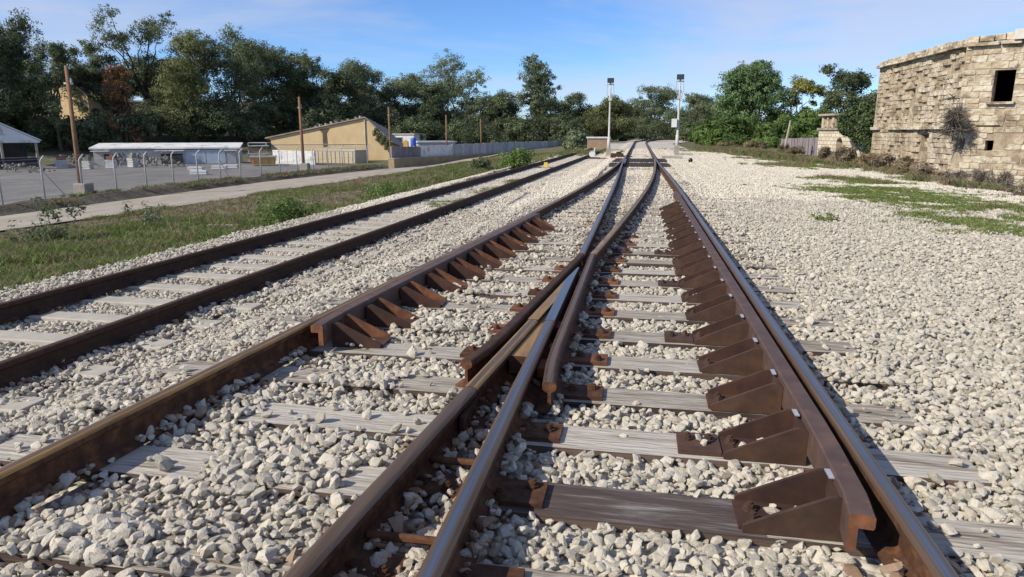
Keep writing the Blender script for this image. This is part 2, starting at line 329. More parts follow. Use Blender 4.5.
# crossing nose and filler
mb = MB(); Yn = np.linspace(4.46, 6.42, 16)
for i in range(15):
    q = []
    for y in (Yn[i], Yn[i + 1]):
        l0, r0 = xC(y) - .036, -.555 + .036
        tip = max(0.0, (y - 5.9) / .6); zt = .171 - .012 * tip
        if l0 > r0 - .006: l0 = r0 - .006
        mm = max(l0, -.555 - .030); q.append((float(l0), float(min(mm, r0)), float(r0), float(xC(y) + .036), y, zt))
    a, c = q
    def quad(x0a, x1a, x0c, x1c, mi):
        vs_ = [(x0a, a[4], a[5]), (x1a, a[4], a[5]), (x1c, c[4], c[5]), (x0c, c[4], c[5])]
        vs_ += [(x, y, .03) for x, y, z in vs_]
        mb.add(vs_, [(0, 1, 2, 3), (7, 6, 5, 4), (0, 4, 5, 1), (1, 5, 6, 2), (2, 6, 7, 3), (3, 7, 4, 0)], [mi, 0, 0, 0, 0, 0])
    if a[1] - a[0] > .004: quad(a[0], min(a[1], a[3]), c[0], min(c[1], c[3]), 2)
    quad(a[1], a[2], c[1], c[2], 1)
mb.build('crossing_nose', [Mt['rust'], Mt['steel'], Mt['amber']], turnout)['label'] = 'pointed steel crossing nose, polished on one side and amber on the other'
mb = MB(); mb.prism([(float(xC(3.75)) + .030, 3.75), (-.585, 3.75), (-.585, 4.95), (float(xC(4.9)) + .034, 4.9), (float(xC(4.3)) + .032, 4.3)], .035, .142, 'z')
mb.m = [1, 1] + [0] * (len(mb.f) - 2); mb.build('filler_block', [Mt['rust'], Mt['amber']], turnout)
# spacer blocks with bolts between wing rails and nose rails
for y in (3.75, 4.6):
    for x in (float(xC(y)) - .06, -.497):
        mb = MB().box((x, y, .075), (.05, .16, .06)); mb.build('spacer_block', Mt['orangerust'], turnout)
# fishplate joint on the curved rail
fp = MB().box((float(xC(3.15)) - .018, 3.15, .078), (.022, .5, .07)).box((float(xC(3.15)) + .020, 3.15, .078), (.022, .5, .07)).build('fishplate', Mt['darkrust'], turnout)
for y in (2.97, 3.09, 3.21, 3.33):
    MB().tube([(float(xC(y)) + .028, y, .08), (float(xC(y)) + .055, y, .08)], .016, 6).build('bolt', Mt['rust'], fp)

# timbers
tm = []
for k in range(3):
    me = MB().box((0, 0, -.075), (1, .245, .15), mi=1, top=0).mesh('sleeper', [Mt['timber'], Mt['creosote']])
    bm = bmesh.new(); bm.from_mesh(me); bmesh.ops.bisect_plane(bm, geom=bm.verts[:] + bm.edges[:] + bm.faces[:], plane_co=(.17, 0, 0), plane_no=(1, 0, 0))
    bmesh.ops.bisect_plane(bm, geom=bm.verts[:] + bm.edges[:] + bm.faces[:], plane_co=(-.2, 0, 0), plane_no=(1, 0, 0))
    bm.to_mesh(me); bm.free(); tm.append(me)
tm_oil = MB().box((0, 0, -.075), (1, .25, .15)).mesh('sleeper', [Mt['oiltimber']])
Mt['staintimber'] = material('stained timber', [(0.30, (0.045, 0.028, 0.024)), (0.50, (0.085, 0.060, 0.052)), (0.62, (0.17, 0.15, 0.135)), (0.8, (0.38, 0.36, 0.33))], 1.9, 0.85, stretch=(4.5, 10, 5), bump=.9, bscale=11, bdist=.01, detail=10, distort=.5)
tm_stain = MB().box((-.275, 0, -.075), (.45, .245, .15), mi=1, top=0).box((.115, 0, -.075), (.33, .245, .15), mi=1, top=2).box((.39, 0, -.075), (.22, .245, .15), mi=1, top=0).mesh('sleeper', [Mt['timber'], Mt['creosote'], Mt['staintimber']])
SY = [0.71, 1.29, 1.87, 2.45, 3.03, 3.585, 4.16, 4.74, 5.36, 5.94, 6.52, 7.1]
while SY[-1] < 46: SY.append(SY[-1] + .585)
TIM = []                                                # (y, x0, x1)
for i, y in enumerate(SY):
    x0, x1 = float(xB(y)) - .52, 1.46 + random.uniform(-.06, .06) + float(sh(y))
    if y > 40: x0 = float(xD(y)) - .55
    x0 += random.uniform(-.08, .05)
    oil = 29.0 < y < 37.6 and not (32.6 < y < 34.0)
    z = .0 if y < 16 else (-.004 if not oil else .045)
    o = place('sleeper', tm_oil if oil else tm[i % 3], turnout, ((x0 + x1) / 2, y, z), rot=(random.uniform(-.01, .01), 0, random.uniform(-.006, .006)), scale=(x1 - x0, 1 + random.uniform(-.04, .04), 1))
    TIM.append((y, x0, x1))
    if i == 3: o.data = tm_stain; o['label'] = 'purple-brown oil-stained sleeper in front of the first check rail bracket'
    if oil: o['label'] = 'oil-blackened sleeper under the switch blades'

# check rails
def check(path, flip, mat_):
    pf = [(-.040, .055), (-.008, .055), (-.008, .140), (.038, .140), (.042, .150), (.042, .183), (.036, .191), (-.034, .191), (-.040, .184)]
    pf = [(x * flip, z) for x, z in pf]; n = len(pf); mb = MB(); P = np.array(path, float); T = np.gradient(P, axis=0); T /= np.linalg.norm(T, axis=1)[:, None]
    for i in range(len(P)):
        for a, z in pf: mb.v.append((P[i, 0] + T[i, 1] * a, P[i, 1] - T[i, 0] * a, z))
    for i in range(len(P) - 1):
        for k in range(n): mb.f.append((i * n + k, i * n + (k + 1) % n, (i + 1) * n + (k + 1) % n, (i + 1) * n + k)); mb.m.append(0)
    mb.f.append(tuple(range(n))); mb.m.append(1); mb.f.append(tuple((len(P) - 1) * n + k for k in range(n))); mb.m.append(1)
    return mb.build('check_rail', [mat_, Mt['orangerust']], turnout)
check([(.772, 2.2), (.792, 2.36), (.806, 2.75)] + [(.809, y) for y in ys(3.0, 14.4, .8)] + [(.79 + float(sh(15)), 15.0)], 1, Mt['plumrust'])['label'] = 'plum-brown check rail with bevelled end beside the right-hand rail'
check([(float(xB(3.99)) + .150, 3.99), (float(xB(4.15)) + .133, 4.15)] + [(float(xB(y)) + .123, y) for y in ys(4.4, 10.1, .6)] + [(float(xB(10.5)) + .14, 10.5)], -1, Mt['plumrust'])['label'] = 'rusty check rail along the left diverging rail'
def bracket_mesh(Lx, mat_, silver):
    mb = MB(); poly = [(0.0, .004), (Lx, .004), (Lx, .158), (Lx - .035, .172), (Lx - .055, .17), (0.02, .042), (0, .03)]
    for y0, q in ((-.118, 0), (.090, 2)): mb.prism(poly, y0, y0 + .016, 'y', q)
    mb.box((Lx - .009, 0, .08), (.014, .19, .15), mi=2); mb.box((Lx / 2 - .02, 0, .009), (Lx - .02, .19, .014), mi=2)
    if silver: mb.box((Lx - .02, 0.055, .176), (.02, .07, .006), mi=1)
    me = mb.mesh('bracket', [mat_, Mt['bright'], Mt['shaderust']]); return me
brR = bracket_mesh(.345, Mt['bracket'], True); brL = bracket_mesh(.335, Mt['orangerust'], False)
nut = MB().tube([(0, 0, 0), (0, 0, .010)], .027, 10).tube([(0, 0, .008), (0, 0, .026)], .019, 6).tube([(0, 0, .024), (0, 0, .034)], .010, 8).mesh('bolt', Mt['bracket'])
nutr = MB().tube([(0, 0, 0), (0, 0, .010)], .027, 10).tube([(0, 0, .008), (0, 0, .024)], .019, 6).tube([(0, 0, .022), (0, 0, .030)], .010, 8).mesh('bolt', Mt['rust'])
BRK = []
for i, y in enumerate(SY):
    if 2.2 < y < 13.0:
        x = .809 - .041 - .345 + float(sh(y))
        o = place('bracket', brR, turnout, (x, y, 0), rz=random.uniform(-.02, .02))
        for by in (-.04, .035): place('bolt', nut, o, (.045, by + random.uniform(-.01, .01), .015), rz=random.random())
        BRK.append((x - .02, x + .35, y))
        if i in (4, 7, 10, 13):                         # longer base plates on some timbers
            p = MB().box((0, 0, .012), (.19, .19, .022)).build('base_plate', Mt['bracket'], turnout, loc=(x - .10, y, .0))
            for bx in (-.05, .045): place('bolt', nut, p, (bx, random.uniform(-.03, .04), .022), rz=random.random())
            BRK.append((x - .2, x, y))
    if 3.9 < y < 10.4:
        x = float(xB(y)) + .123 + .041
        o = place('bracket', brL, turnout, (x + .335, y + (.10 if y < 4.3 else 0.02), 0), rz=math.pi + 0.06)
        BRK.append((x, x + .36, y))
# base plates beside the wing rails and the straight rails
pm = MB().box((0, 0, .011), (.235, .175, .020)).mesh('base_plate', Mt['rust']); pmo = MB().box((0, 0, .011), (.235, .175, .020)).mesh('base_plate', Mt['orangerust'])
PLT = []
def plate(x, y, me):
    p = place('base_plate', me, turnout, (x, y, 0), rz=random.uniform(-.02, .02)); PLT.append((x - .11, x + .11, y))
    for bx in (-.055, .06): place('bolt', nutr, p, (bx, random.uniform(-.045, .045), .021), rz=random.random())
for i, y in enumerate(SY):
    if 3.3 < y < 9.5: plate((-.437 if y < yk else float(xC(y))) + .175, y, pm if i % 2 else pmo)
    elif 1.5 < y <= 3.3: plate(-.555 + .125, y, pm)
    if 3.9 < y < 7.6: plate((float(xC(y)) - .118 if y < yk else -.555) - .155, y, pmo if i % 3 else pm)
    if 1.5 < y <= 3.3: plate(float(xC(y)) + .09, y, pm)
# two heavy connecting straps low between the curved and straight rails in front of the crossing
for y in (1.87, 2.45):
    MB().tube([(float(xC(y)) + .03, y + .14, .05), (-.58, y + .14, .05)], .016, 8).build('tie_rod', Mt['rust'], turnout)

# ------------------------------------------------------------------ siding
siding = thing('railway_siding', 'dark rusty siding track on pale concrete sleepers left of the turnout', 'railway track')
for s in (-1, 1): rail([(xA(y) + s * .745, y) for y in ys(0.5, 69.5, 1.0)], old, parent=siding, z0=ZA)
cs = MB().prism([(-.13, -.15), (.13, -.15), (.115, -.01), (.10, .0), (-.10, .0), (-.115, -.01)], -1.22, 1.22, 'x').mesh('sleeper', Mt['concrete'])
clip = MB().box((0, 0, .02), (.07, .12, .03)).tube([(-.03, -.04, .035), (.03, -.04, .05), (.03, .04, .05), (-.03, .04, .035)], .009, 6).mesh('rail_clip', Mt['darkrust'])
SA = []; y = 0.9
while y < 68:
    o = place('sleeper', cs, siding, (float(xA(y)), y, ZA + .004), rz=random.uniform(-.01, .01)); SA.append(y)
    if y < 16:
        for s in (-1, 1):
            for q in (-1, 1): place('rail_clip', clip, o, (s * .745 + q * .11, 0, 0), rz=0 if q > 0 else math.pi)
    y += .64
print('track ok')
# ------------------------------------------------------------------ ballast stones
def stone_mesh(seed):
    r = np.random.default_rng(seed); bm = bmesh.new()
    for p in r.normal(size=(22, 3)):
        p = p / np.linalg.norm(p) * r.uniform(.8, 1.0) * np.array([1.12, .92, .74]); bm.verts.new(p)
    bmesh.ops.convex_hull(bm, input=bm.verts[:])
    for v in [v for v in bm.verts if not v.link_faces]: bm.verts.remove(v)
    bmesh.ops.recalc_face_normals(bm, faces=bm.faces)
    me = bpy.data.meshes.new('stone'); bm.to_mesh(me); bm.free(); me.materials.append(Mt['stone']); return me
SM = [stone_mesh(100 + i) for i in range(14)]
def tile_mesh(seed):
    r = np.random.default_rng(seed); V = []; F = []; T = []; o = 0
    n = 28
    for lay in (0, 1):
        for i in range(n):
            for j in range(n):
                if lay and r.random() > .5: continue
                me = SM[r.integers(len(SM))]
                v = np.array([q.co[:] for q in me.vertices]) * (.0205 * np.clip(r.lognormal(0, .3), .5, 1.8))
                q = Vector(r.normal(size=4)); from mathutils import Quaternion
                Mx = np.array(Quaternion(q).normalized().to_matrix())
                c = np.array([(i + .5 + r.uniform(-.4, .4)) / n - .5, (j + .5 + r.uniform(-.4, .4)) / n - .5, (.0, .026)[lay] + r.uniform(-.008, .008)])
                V.append(v @ Mx.T + c); F += [tuple(k + o for k in p.vertices) for p in me.polygons]; T += [r.random()] * len(v); o += len(v)
    me = bpy.data.meshes.new('stone_patch'); me.from_pydata(np.concatenate(V).tolist(), [], F); me.materials.append(Mt['stone'])
    a = me.attributes.new('tint', 'FLOAT', 'POINT'); a.data.foreach_set('value', np.array(T)); return me
Mt['ruststone'] = material('rust stained ballast', [(0.2, (0.13, 0.075, 0.045)), (0.5, (0.25, 0.165, 0.105)), (0.8, (0.38, 0.30, 0.22))], 14, .9, rnd=.4)
SR = []
for me in SM[:5]:
    c = me.copy(); c.materials.clear(); c.materials.append(Mt['ruststone']); SR.append(c)
TILES = [tile_mesh(50 + i) for i in range(3)]

def scatter(name, P, ROT, SC, IDX, meshes, parent=None, label=None, cat=None):
    """one object of stuff: small pieces placed on points by geometry nodes"""
    src = bpy.data.collections.new(name + '_pieces')
    for i, me in enumerate(meshes):
        o = bpy.data.objects.new('piece_%02d' % i, me); o.name = '%s_piece_%02d' % (name, i); src.objects.link(o)
    me = bpy.data.meshes.new(name); me.vertices.add(len(P)); me.vertices.foreach_set('co', np.asarray(P, np.float32).ravel())
    a = me.attributes.new('rot', 'FLOAT_VECTOR', 'POINT'); a.data.foreach_set('vector', np.asarray(ROT, np.float32).ravel())
    a = me.attributes.new('siz', 'FLOAT_VECTOR', 'POINT'); a.data.foreach_set('vector', np.asarray(SC, np.float32).ravel())
    a = me.attributes.new('idx', 'INT', 'POINT'); a.data.foreach_set('value', np.asarray(IDX, np.int32))
    o = place(name, me, parent); o['kind'] = 'stuff'
    if label: o['label'] = label
    if cat: o['category'] = cat
    g = bpy.data.node_groups.new(name, 'GeometryNodeTree')
    g.interface.new_socket('Geometry', in_out='INPUT', socket_type='NodeSocketGeometry'); g.interface.new_socket('Geometry', in_out='OUTPUT', socket_type='NodeSocketGeometry')
    n = g.nodes; gi = n.new('NodeGroupInput'); go = n.new('NodeGroupOutput'); ip = n.new('GeometryNodeInstanceOnPoints'); ci = n.new('GeometryNodeCollectionInfo')
    ci.inputs['Collection'].default_value = src; ci.inputs['Separate Children'].default_value = True; ci.inputs['Reset Children'].default_value = True
    def na(nm, ty): q = n.new('GeometryNodeInputNamedAttribute'); q.data_type = ty; q.inputs['Name'].default_value = nm; return q.outputs['Attribute']
    er = n.new('FunctionNodeEulerToRotation'); l = g.links.new
    l(na('rot', 'FLOAT_VECTOR'), er.inputs[0]); l(er.outputs[0], ip.inputs['Rotation']); l(na('siz', 'FLOAT_VECTOR'), ip.inputs['Scale'])
    l(na('idx', 'INT'), ip.inputs['Instance Index']); ip.inputs['Pick Instance'].default_value = True
    l(gi.outputs[0], ip.inputs['Points']); l(ci.outputs[0], ip.inputs['Instance']); l(ip.outputs[0], go.inputs[0])
    md = o.modifiers.new('pieces', 'NODES'); md.node_group = g
    return o

NEAR = 15.0
def stone_points():
    out = []
    sp = .0345
    for lay in (0, 1, 2):
        X, Y = np.meshgrid(np.arange(-12.5, 11.5, sp), np.arange(.7, 16.5, sp))
        X = (X + rng.uniform(-.5, .5, X.shape) * sp).ravel(); Y = (Y + rng.uniform(-.5, .5, Y.shape) * sp).ravel()
        Z = hb(X, Y); P = np.stack([X, Y, Z], 1); D = depth(P)
        k = (X > xl(Y)) & (X < xr(Y) + .3) & frus(P, 1.1) & (D < NEAR + rng.uniform(-.6, .6, len(X))) & (D > .6)
        if lay == 1: k &= rng.random(len(X)) < np.where(D < 7, .62, .42)
        if lay == 2: k &= (rng.random(len(X)) < .10)
        P = P[k]; out.append((P, np.full(len(P), lay)))
    P = np.concatenate([o[0] for o in out]); LAY = np.concatenate([o[1] for o in out])
    X, Y = P[:, 0], P[:, 1]; n = len(P); keep = np.ones(n, bool)
    rad = .0212 * np.clip(rng.lognormal(0, .30, n), .45, 1.9)
    zc = P[:, 2] + np.array([.004, .024, .038])[LAY] + rng.uniform(-.007, .007, n)
    # level between the diverging rails lies a little higher and hides much of the timbers there
    inl = (X > xB(Y) + .05) & (X < xC(Y) - .08) & (Y < 20)
    cov = vn(X, Y, 2.6, 21)
    zc = zc - np.where((X > -.5) & (X < .8) & (Y < 9), .016, 0)
    zc = zc + np.where(inl, .030 * (cov - .42), 0)
    ina = np.abs(X - xA(Y)) < .7; zc = zc + np.where(ina, -.012, 0)
    zc = zc + np.where((np.abs(X - (xA(Y) + .745 + .17)) < .12), .03, 0)
    # timbers
    for (ty, x0, x1) in TIM:
        if ty > 16: continue
        on = np.abs(Y - ty) < .128 + (rad - .021) * .5
        on &= (X > x0) & (X < x1)
        main = (X > -.50) & (X < .92)
        pk = np.where(main, .975, 0.0)
        left = (X < xC(Y) - .04); cl = vn(X * 1.0, np.full(n, ty * 7.7), 2.1, 31)
        pk = np.where(left, np.where(cl > .40, .96, np.where(cl > .32, .5, .0)), pk)
        rgt = X > .95; pr_ = np.clip(1.0 - (ty - 7) * .12, .25, 1) * np.where(vn(X, np.full(n, ty * 3.1), 2.0, 41) > .15, .95, .3)
        pk = np.where(rgt, pr_, pk)
        keep &= ~(on & (rng.random(n) < pk))
        # stones lying on covered timbers sit on top
        zc = np.where(on & ~main, np.maximum(zc, .004 + rad * .55), zc)
    for sy in SA:
        if sy > 17: continue
        on = (np.abs(Y - sy) < .125) & (np.abs(X - xA(Y)) < 1.15)
        cl = vn(X, np.full(n, sy * 5.3), 2.4, 51); keep &= ~(on & (rng.random(n) < np.where(cl > .52, .88, .12)) & (np.abs(X - xA(Y)) < .60))
    # rails
    def rk(xf, w, y0=-9, y1=99):
        nonlocal keep, zc
        d = np.abs(X - xf); yy = (Y > y0) & (Y < y1); keep &= ~(yy & (d < w + rad * .75))
        zc = np.where(yy & (d < .085), np.maximum(zc, .012 + rad * .7), zc)
    rk(xE(Y), .012); rk(xD(Y), .012, -9, 4.6); rk(xC(Y), .012, -9, 4.6); rk(xB(Y), .012); rk(xD(Y), .012, 7)
    rk(xC(Y), .012, 7); rk(-.437, .03, 3.2, 7.2); rk(xC(Y) - .118, .03, 3.2, 7.2)
    dA = np.abs(np.abs(X - xA(Y)) - .745); keep &= ~(dA < .012 + rad * .75)
    keep &= ~((X > xC(Y) - .05) & (X < -.52) & (Y > 3.6) & (Y < 6.6))
    keep &= ~((X > xC(Y) - .16) & (X < -.40) & (Y > 3.3) & (Y < 7.4) & (rng.random(n) < .85))
    # check rails, brackets, plates
    keep &= ~((X > .765 + sh(Y)) & (X < .90 + sh(Y)) & (Y > 2.18) & (Y < 15))
    keep &= ~((X > xB(Y) + .0) & (X < xB(Y) + .175) & (Y > 3.97) & (Y < 10.5))
    ki = np.zeros(n, bool)
    for (x0, x1, yb) in BRK:
        on = (X > x0 - .01) & (X < x1) & (np.abs(Y - yb) < .075)
        hi = on & (rng.random(n) < .55) & (X > x0 + .09) & (X < x0 + .30) & (LAY == 1) & (vn(np.full(n, yb * 9.0), X * 0, 1.0, 91) > .3); zc = np.where(hi, .018 + rad * .8, zc)
        ki |= hi & (np.abs(Y - yb) < .055) & (X < x1 - .05)
        edge = (X > x0 - .02) & (X < x1) & (np.abs(Y - yb) < .125)
        keep &= ~(edge & ~hi)
    for (x0, x1, yb) in PLT:
        keep &= ~((X > x0) & (X < x1) & (np.abs(Y - yb) < .10) & (rng.random(n) < .72))
    # a few stones kicked up onto the timbers of the straight track are left where they fell
    keep |= ki
    P = np.stack([X, Y, zc], 1)[keep]; return P, rad[keep], LAY[keep]
P, RAD, LAY = stone_points()
n = len(P); ROT = rng.uniform(-math.pi, math.pi, (n, 3)); ROT[:, 0] *= .25; ROT[:, 1] *= .25
SC = RAD[:, None] * np.array([1.10, 1.0, .86]) * rng.uniform(.8, 1.2, (n, 3)); IDX = rng.integers(0, len(SM), n)
dr = np.minimum.reduce([np.abs(P[:, 0] - f_(P[:, 1])) for f_ in (xB, xC, xD, xE)] + [np.abs(np.abs(P[:, 0] - xA(P[:, 1])) - .745)])
IDX = np.where((rng.random(n) < .42 * sstep(.26, .06, dr)) , len(SM) + rng.integers(0, 5, n), IDX); ALLM = SM + SR
# the 300 stones that show largest are objects of their own
Z = depth(P); xs_ = 512 + FPX * ((P @ np.array(RT)) / Z); ys_ = 288.5 + FPX * ((P[:, 0] * DN[0] + P[:, 1] * DN[1] + (P[:, 2] - CAMZ) * DN[2]) / Z)
vis = (xs_ > 5) & (xs_ < 1019) & (ys_ < 572) & (LAY >= 1)
score = np.where(vis, RAD / Z, -1); big = np.argsort(-score)[:300]; rest = np.ones(n, bool); rest[big] = False
for i in big: place('stone', ALLM[IDX[i]], ballast, P[i], rot=ROT[i], scale=SC[i])
# beyond the near ground: patches of stones
tp = []; y = 9.0
while y < 62:
    x = -12.0
    while x < 10.2:
        jx, jy = x + random.uniform(-.06, .06), y + random.uniform(-.06, .06)
        if float(xl(jy)) + .2 < jx < float(xr(jy)) + .1:
            q = np.array([jx, jy, float(hb(jx, jy))])
            if depth(q) > NEAR - .1 and frus(q, 2.5):
                dz = (float(hb(jx + .4, jy)) - float(hb(jx - .4, jy))) / .8; yaw = random.choice((0, math.pi))
                tp.append((q[0], q[1], q[2] - .006, 0, -math.atan(dz), yaw))
        x += .93
    y += .93
tp = np.array(tp); yawf = np.where(tp[:, 5] > 1, -1, 1)
PP = np.concatenate([P[rest], tp[:, :3]]); RR = np.concatenate([ROT[rest], np.stack([tp[:, 3], tp[:, 4] * 1, tp[:, 5] * 0], 1)])
SS = np.concatenate([SC[rest], np.ones((len(tp), 3))]); II = np.concatenate([IDX[rest], len(ALLM) + rng.integers(0, len(TILES), len(tp))])
scatter('ballast_stones', PP, RR, SS, II, ALLM + TILES, parent=ballast)
print('stones', n, 'patches', len(tp))
# ------------------------------------------------------------------ vegetation generators
LEAF = {}
def leafmat(name, stops, transl=0.3, rnd=0.25):
    return material(name, stops, 0.35, 0.75, rnd=rnd, attr='tint', transl=transl, detail=2, spec=0.25)
LEAF['euc'] = leafmat('grey green eucalyptus leaves', [(0.1, (0.067, 0.085, 0.039)), (0.45, (0.140, 0.172, 0.086)), (0.75, (0.213, 0.247, 0.132)), (1, (0.310, 0.339, 0.201))], .4)
LEAF['olive'] = leafmat('olive green leaves', [(0.1, (0.066, 0.075, 0.029)), (0.45, (0.143, 0.163, 0.066)), (0.75, (0.220, 0.242, 0.105)), (1, (0.308, 0.325, 0.165))], .4)
LEAF['dark'] = leafmat('dark evergreen leaves', [(0.1, (0.054, 0.073, 0.035)), (0.5, (0.116, 0.146, 0.076)), (1, (0.236, 0.277, 0.153))], .4)
LEAF['round'] = leafmat('blue green dense leaves', [(0.1, (0.056, 0.103, 0.037)), (0.5, (0.130, 0.211, 0.078)), (1, (0.298, 0.401, 0.194))])
LEAF['bright'] = leafmat('fresh green leaves', [(0.1, (0.051, 0.090, 0.021)), (0.5, (0.112, 0.180, 0.045)), (1, (0.225, 0.315, 0.098))])
LEAF['yellow'] = leafmat('yellow green leaves', [(0.1, (0.086, 0.094, 0.028)), (0.5, (0.218, 0.227, 0.062)), (1, (0.468, 0.406, 0.133))])
LEAF['autumn'] = leafmat('rusty autumn leaves', [(0.1, (0.090, 0.056, 0.033)), (0.5, (0.215, 0.125, 0.061)), (1, (0.394, 0.215, 0.108))])
LEAF['dry'] = leafmat('dry brown twigs and leaves', [(0.1, (0.121, 0.098, 0.069)), (0.5, (0.264, 0.213, 0.146)), (1, (0.507, 0.405, 0.273))])
LEAF['ivy'] = leafmat('dark ivy', [(0.1, (0.034, 0.057, 0.022)), (0.5, (0.085, 0.125, 0.050)), (1, (0.185, 0.227, 0.101))])
LEAF['grass'] = leafmat('green grass', [(0.1, (0.068, 0.101, 0.024)), (0.5, (0.135, 0.196, 0.049)), (1, (0.270, 0.297, 0.101))])
LEAF['lime'] = leafmat('yellow green short grass', [(0.1, (0.12, 0.165, 0.035)), (0.5, (0.20, 0.255, 0.065)), (1, (0.33, 0.36, 0.13))])
LEAF['twig'] = leafmat('grey dead twigs', [(0.1, (0.094, 0.077, 0.066)), (0.5, (0.176, 0.149, 0.127)), (1, (0.297, 0.259, 0.220))])
LEAF['straw'] = leafmat('dry straw grass', [(0.1, (0.123, 0.095, 0.052)), (0.5, (0.247, 0.190, 0.109)), (1, (0.399, 0.323, 0.199))])
Mt['bark'] = material('grey brown bark', [(0.3, (0.05, 0.038, 0.028)), (0.7, (0.14, 0.11, 0.085))], 3, 0.9, stretch=(3, 3, .5), bump=.5)
Mt['palebark'] = material('pale smooth bark', [(0.3, (0.22, 0.19, 0.16)), (0.7, (0.42, 0.38, 0.33))], 2, 0.8, stretch=(3, 3, .6))

def leaves(centres, radii, per, size, seed, droop=0.0, aspect=2.0, tintc=None, outc=None):
    r = np.random.default_rng(seed); nC = len(centres); n = nC * per
    cid = np.repeat(np.arange(nC), per)
    d = r.normal(size=(n, 3)); d /= np.linalg.norm(d, axis=1)[:, None]
    p = centres[cid] + d * radii[cid] * (r.random(n) ** .45)[:, None]
    nrm = r.normal(size=(n, 3)) * .62 + d * .5 + np.array([0, 0, .35]) + (outc[cid] * 1.0 if outc is not None else d * .4); nrm /= np.linalg.norm(nrm, axis=1)[:, None]
    a = np.cross(nrm, r.normal(size=(n, 3)) + np.array([0, 0, -droop])); a /= np.linalg.norm(a, axis=1)[:, None] + 1e-9
    if droop: 
        a = a * (1 - .6 * droop) + np.array([0, 0, -1]) * .6 * droop; a /= np.linalg.norm(a, axis=1)[:, None]
    b_ = np.cross(nrm, a); b_ /= np.linalg.norm(b_, axis=1)[:, None] + 1e-9
    s = size * r.uniform(.6, 1.35, n)[:, None]
    v = np.stack([p - a * s * .5 * aspect ** .5, p + b_ * s * .5 / aspect ** .5 + nrm * s * .06, p + a * s * .5 * aspect ** .5, p - b_ * s * .5 / aspect ** .5 + nrm * s * .06], 1).reshape(-1, 3)
    f = np.arange(n * 4).reshape(n, 4)
    ct = r.random(nC) if tintc is None else tintc
    t = np.clip(ct[cid] * .6 + r.random(n) * .4, 0, 1)
    return v, f, np.repeat(t, 4)
def leaf_mesh(name, v, f, t, mat_):
    me = bpy.data.meshes.new(name); me.vertices.add(len(v)); me.vertices.foreach_set('co', v.astype(np.float32).ravel())
    me.loops.add(f.size); me.loops.foreach_set('vertex_index', f.astype(np.int32).ravel()); me.polygons.add(len(f))
    me.polygons.foreach_set('loop_start', (np.arange(len(f)) * f.shape[1]).astype(np.int32))
    me.update(calc_edges=True); me.validate(); a = me.attributes.new('tint', 'FLOAT', 'POINT'); a.data.foreach_set('value', t.astype(np.float32)); me.materials.append(mat_); return me
def lobes_to_clumps(lobes, n, seed, cr, shell=.5):
    r = np.random.default_rng(seed); Lb = np.array(lobes, float); w = (Lb[:, 3] * Lb[:, 4] * Lb[:, 5]) ** (2 / 3); w /= w.sum()
    k = r.choice(len(Lb), n, p=w); d = r.normal(size=(n, 3)); d /= np.linalg.norm(d, axis=1)[:, None]
    rad = (shell + (1 - shell) * r.random(n))[:, None]
    c = Lb[k, :3] + d * Lb[k, 3:6] * rad
    rr = cr * r.uniform(.6, 1.35, (n, 1)) * np.array([[1.0, 1.0, .75]])
    return c, rr, d
def tree_lobes(kind, seed):
    r = np.random.default_rng(seed); L_ = []
    if kind == 'wide':                       # full, down to the ground, many unequal heads
        for k in range(28):
            h = r.uniform(.08, .92); a = r.uniform(0, 6.28); rr = (.30 * (1 - abs(h - .45) * .9)) * r.uniform(.3, 1.0)
            s = r.uniform(.095, .175); L_.append((math.cos(a) * rr, math.sin(a) * rr, h * .93, s, s, s * r.uniform(.75, 1.0)))
    elif kind == 'tall':                     # open umbrella heads on bare limbs
        for k in range(17):
            h = r.uniform(.40, .95); a = r.uniform(0, 6.28); rr = r.uniform(.05, .27)
            s = r.uniform(.075, .14); L_.append((math.cos(a) * rr, math.sin(a) * rr, h * .95, s * 1.15, s * 1.15, s * .8))
        for k in range(9):
            a = r.uniform(0, 6.28); L_.append((math.cos(a) * .15, math.sin(a) * .15, r.uniform(.12, .42), .09, .09, .07))
    elif kind == 'narrow':
        for k in range(12):
            h = .36 + .58 * k / 11; a = r.uniform(0, 6.28); rr = .075 * r.random(); s = .15 * (1 - abs(h - .62) * 1.3) * r.uniform(.75, 1.1)
            L_.append((math.cos(a) * rr, math.sin(a) * rr, h, s, s, .10))
    elif kind == 'round':
        for k in range(34):
            d = r.normal(size=3); d /= np.linalg.norm(d); d[2] = abs(d[2]) * 1.0 if r.random() < .8 else d[2]
            s = r.uniform(.15, .22); L_.append((d[0] * .31, d[1] * .31, .42 + d[2] * .38, s, s, s * 1.05))
        L_.append((0, 0, .42, .36, .36, .36))
    elif kind == 'airy':
        for k in range(26):
            h = r.uniform(.15, .95); a = r.uniform(0, 6.28); rr = .27 * r.uniform(.15, 1) * (1.1 - .5 * h)
            s = r.uniform(.045, .10); L_.append((math.cos(a) * rr, math.sin(a) * rr, h, s, s, s * 1.3))
    elif kind == 'bush':
        for k in range(13):
            a = r.uniform(0, 6.28); rr = r.uniform(0, .42); s = r.uniform(.16, .27); L_.append((math.cos(a) * rr, math.sin(a) * rr, r.uniform(.12, .72) * (1 - rr * .5), s, s, s))
    return L_
def limb(mb, p0, p1, r0, r1, seed, n=5):
    r = np.random.default_rng(seed); p0, p1 = np.array(p0, float), np.array(p1, float); L_ = np.linalg.norm(p1 - p0); pts = []
    for i in range(n + 1):
        t = i / n; q = p0 * (1 - t) + p1 * t; q = q + r.normal(size=3) * L_ * .045 * (0 < i < n) + np.array([0, 0, math.sin(t * math.pi) * L_ * .06]); pts.append(q)
    mb.tube(pts, [r0 * (1 - i / n) + r1 * i / n for i in range(n + 1)], 6)
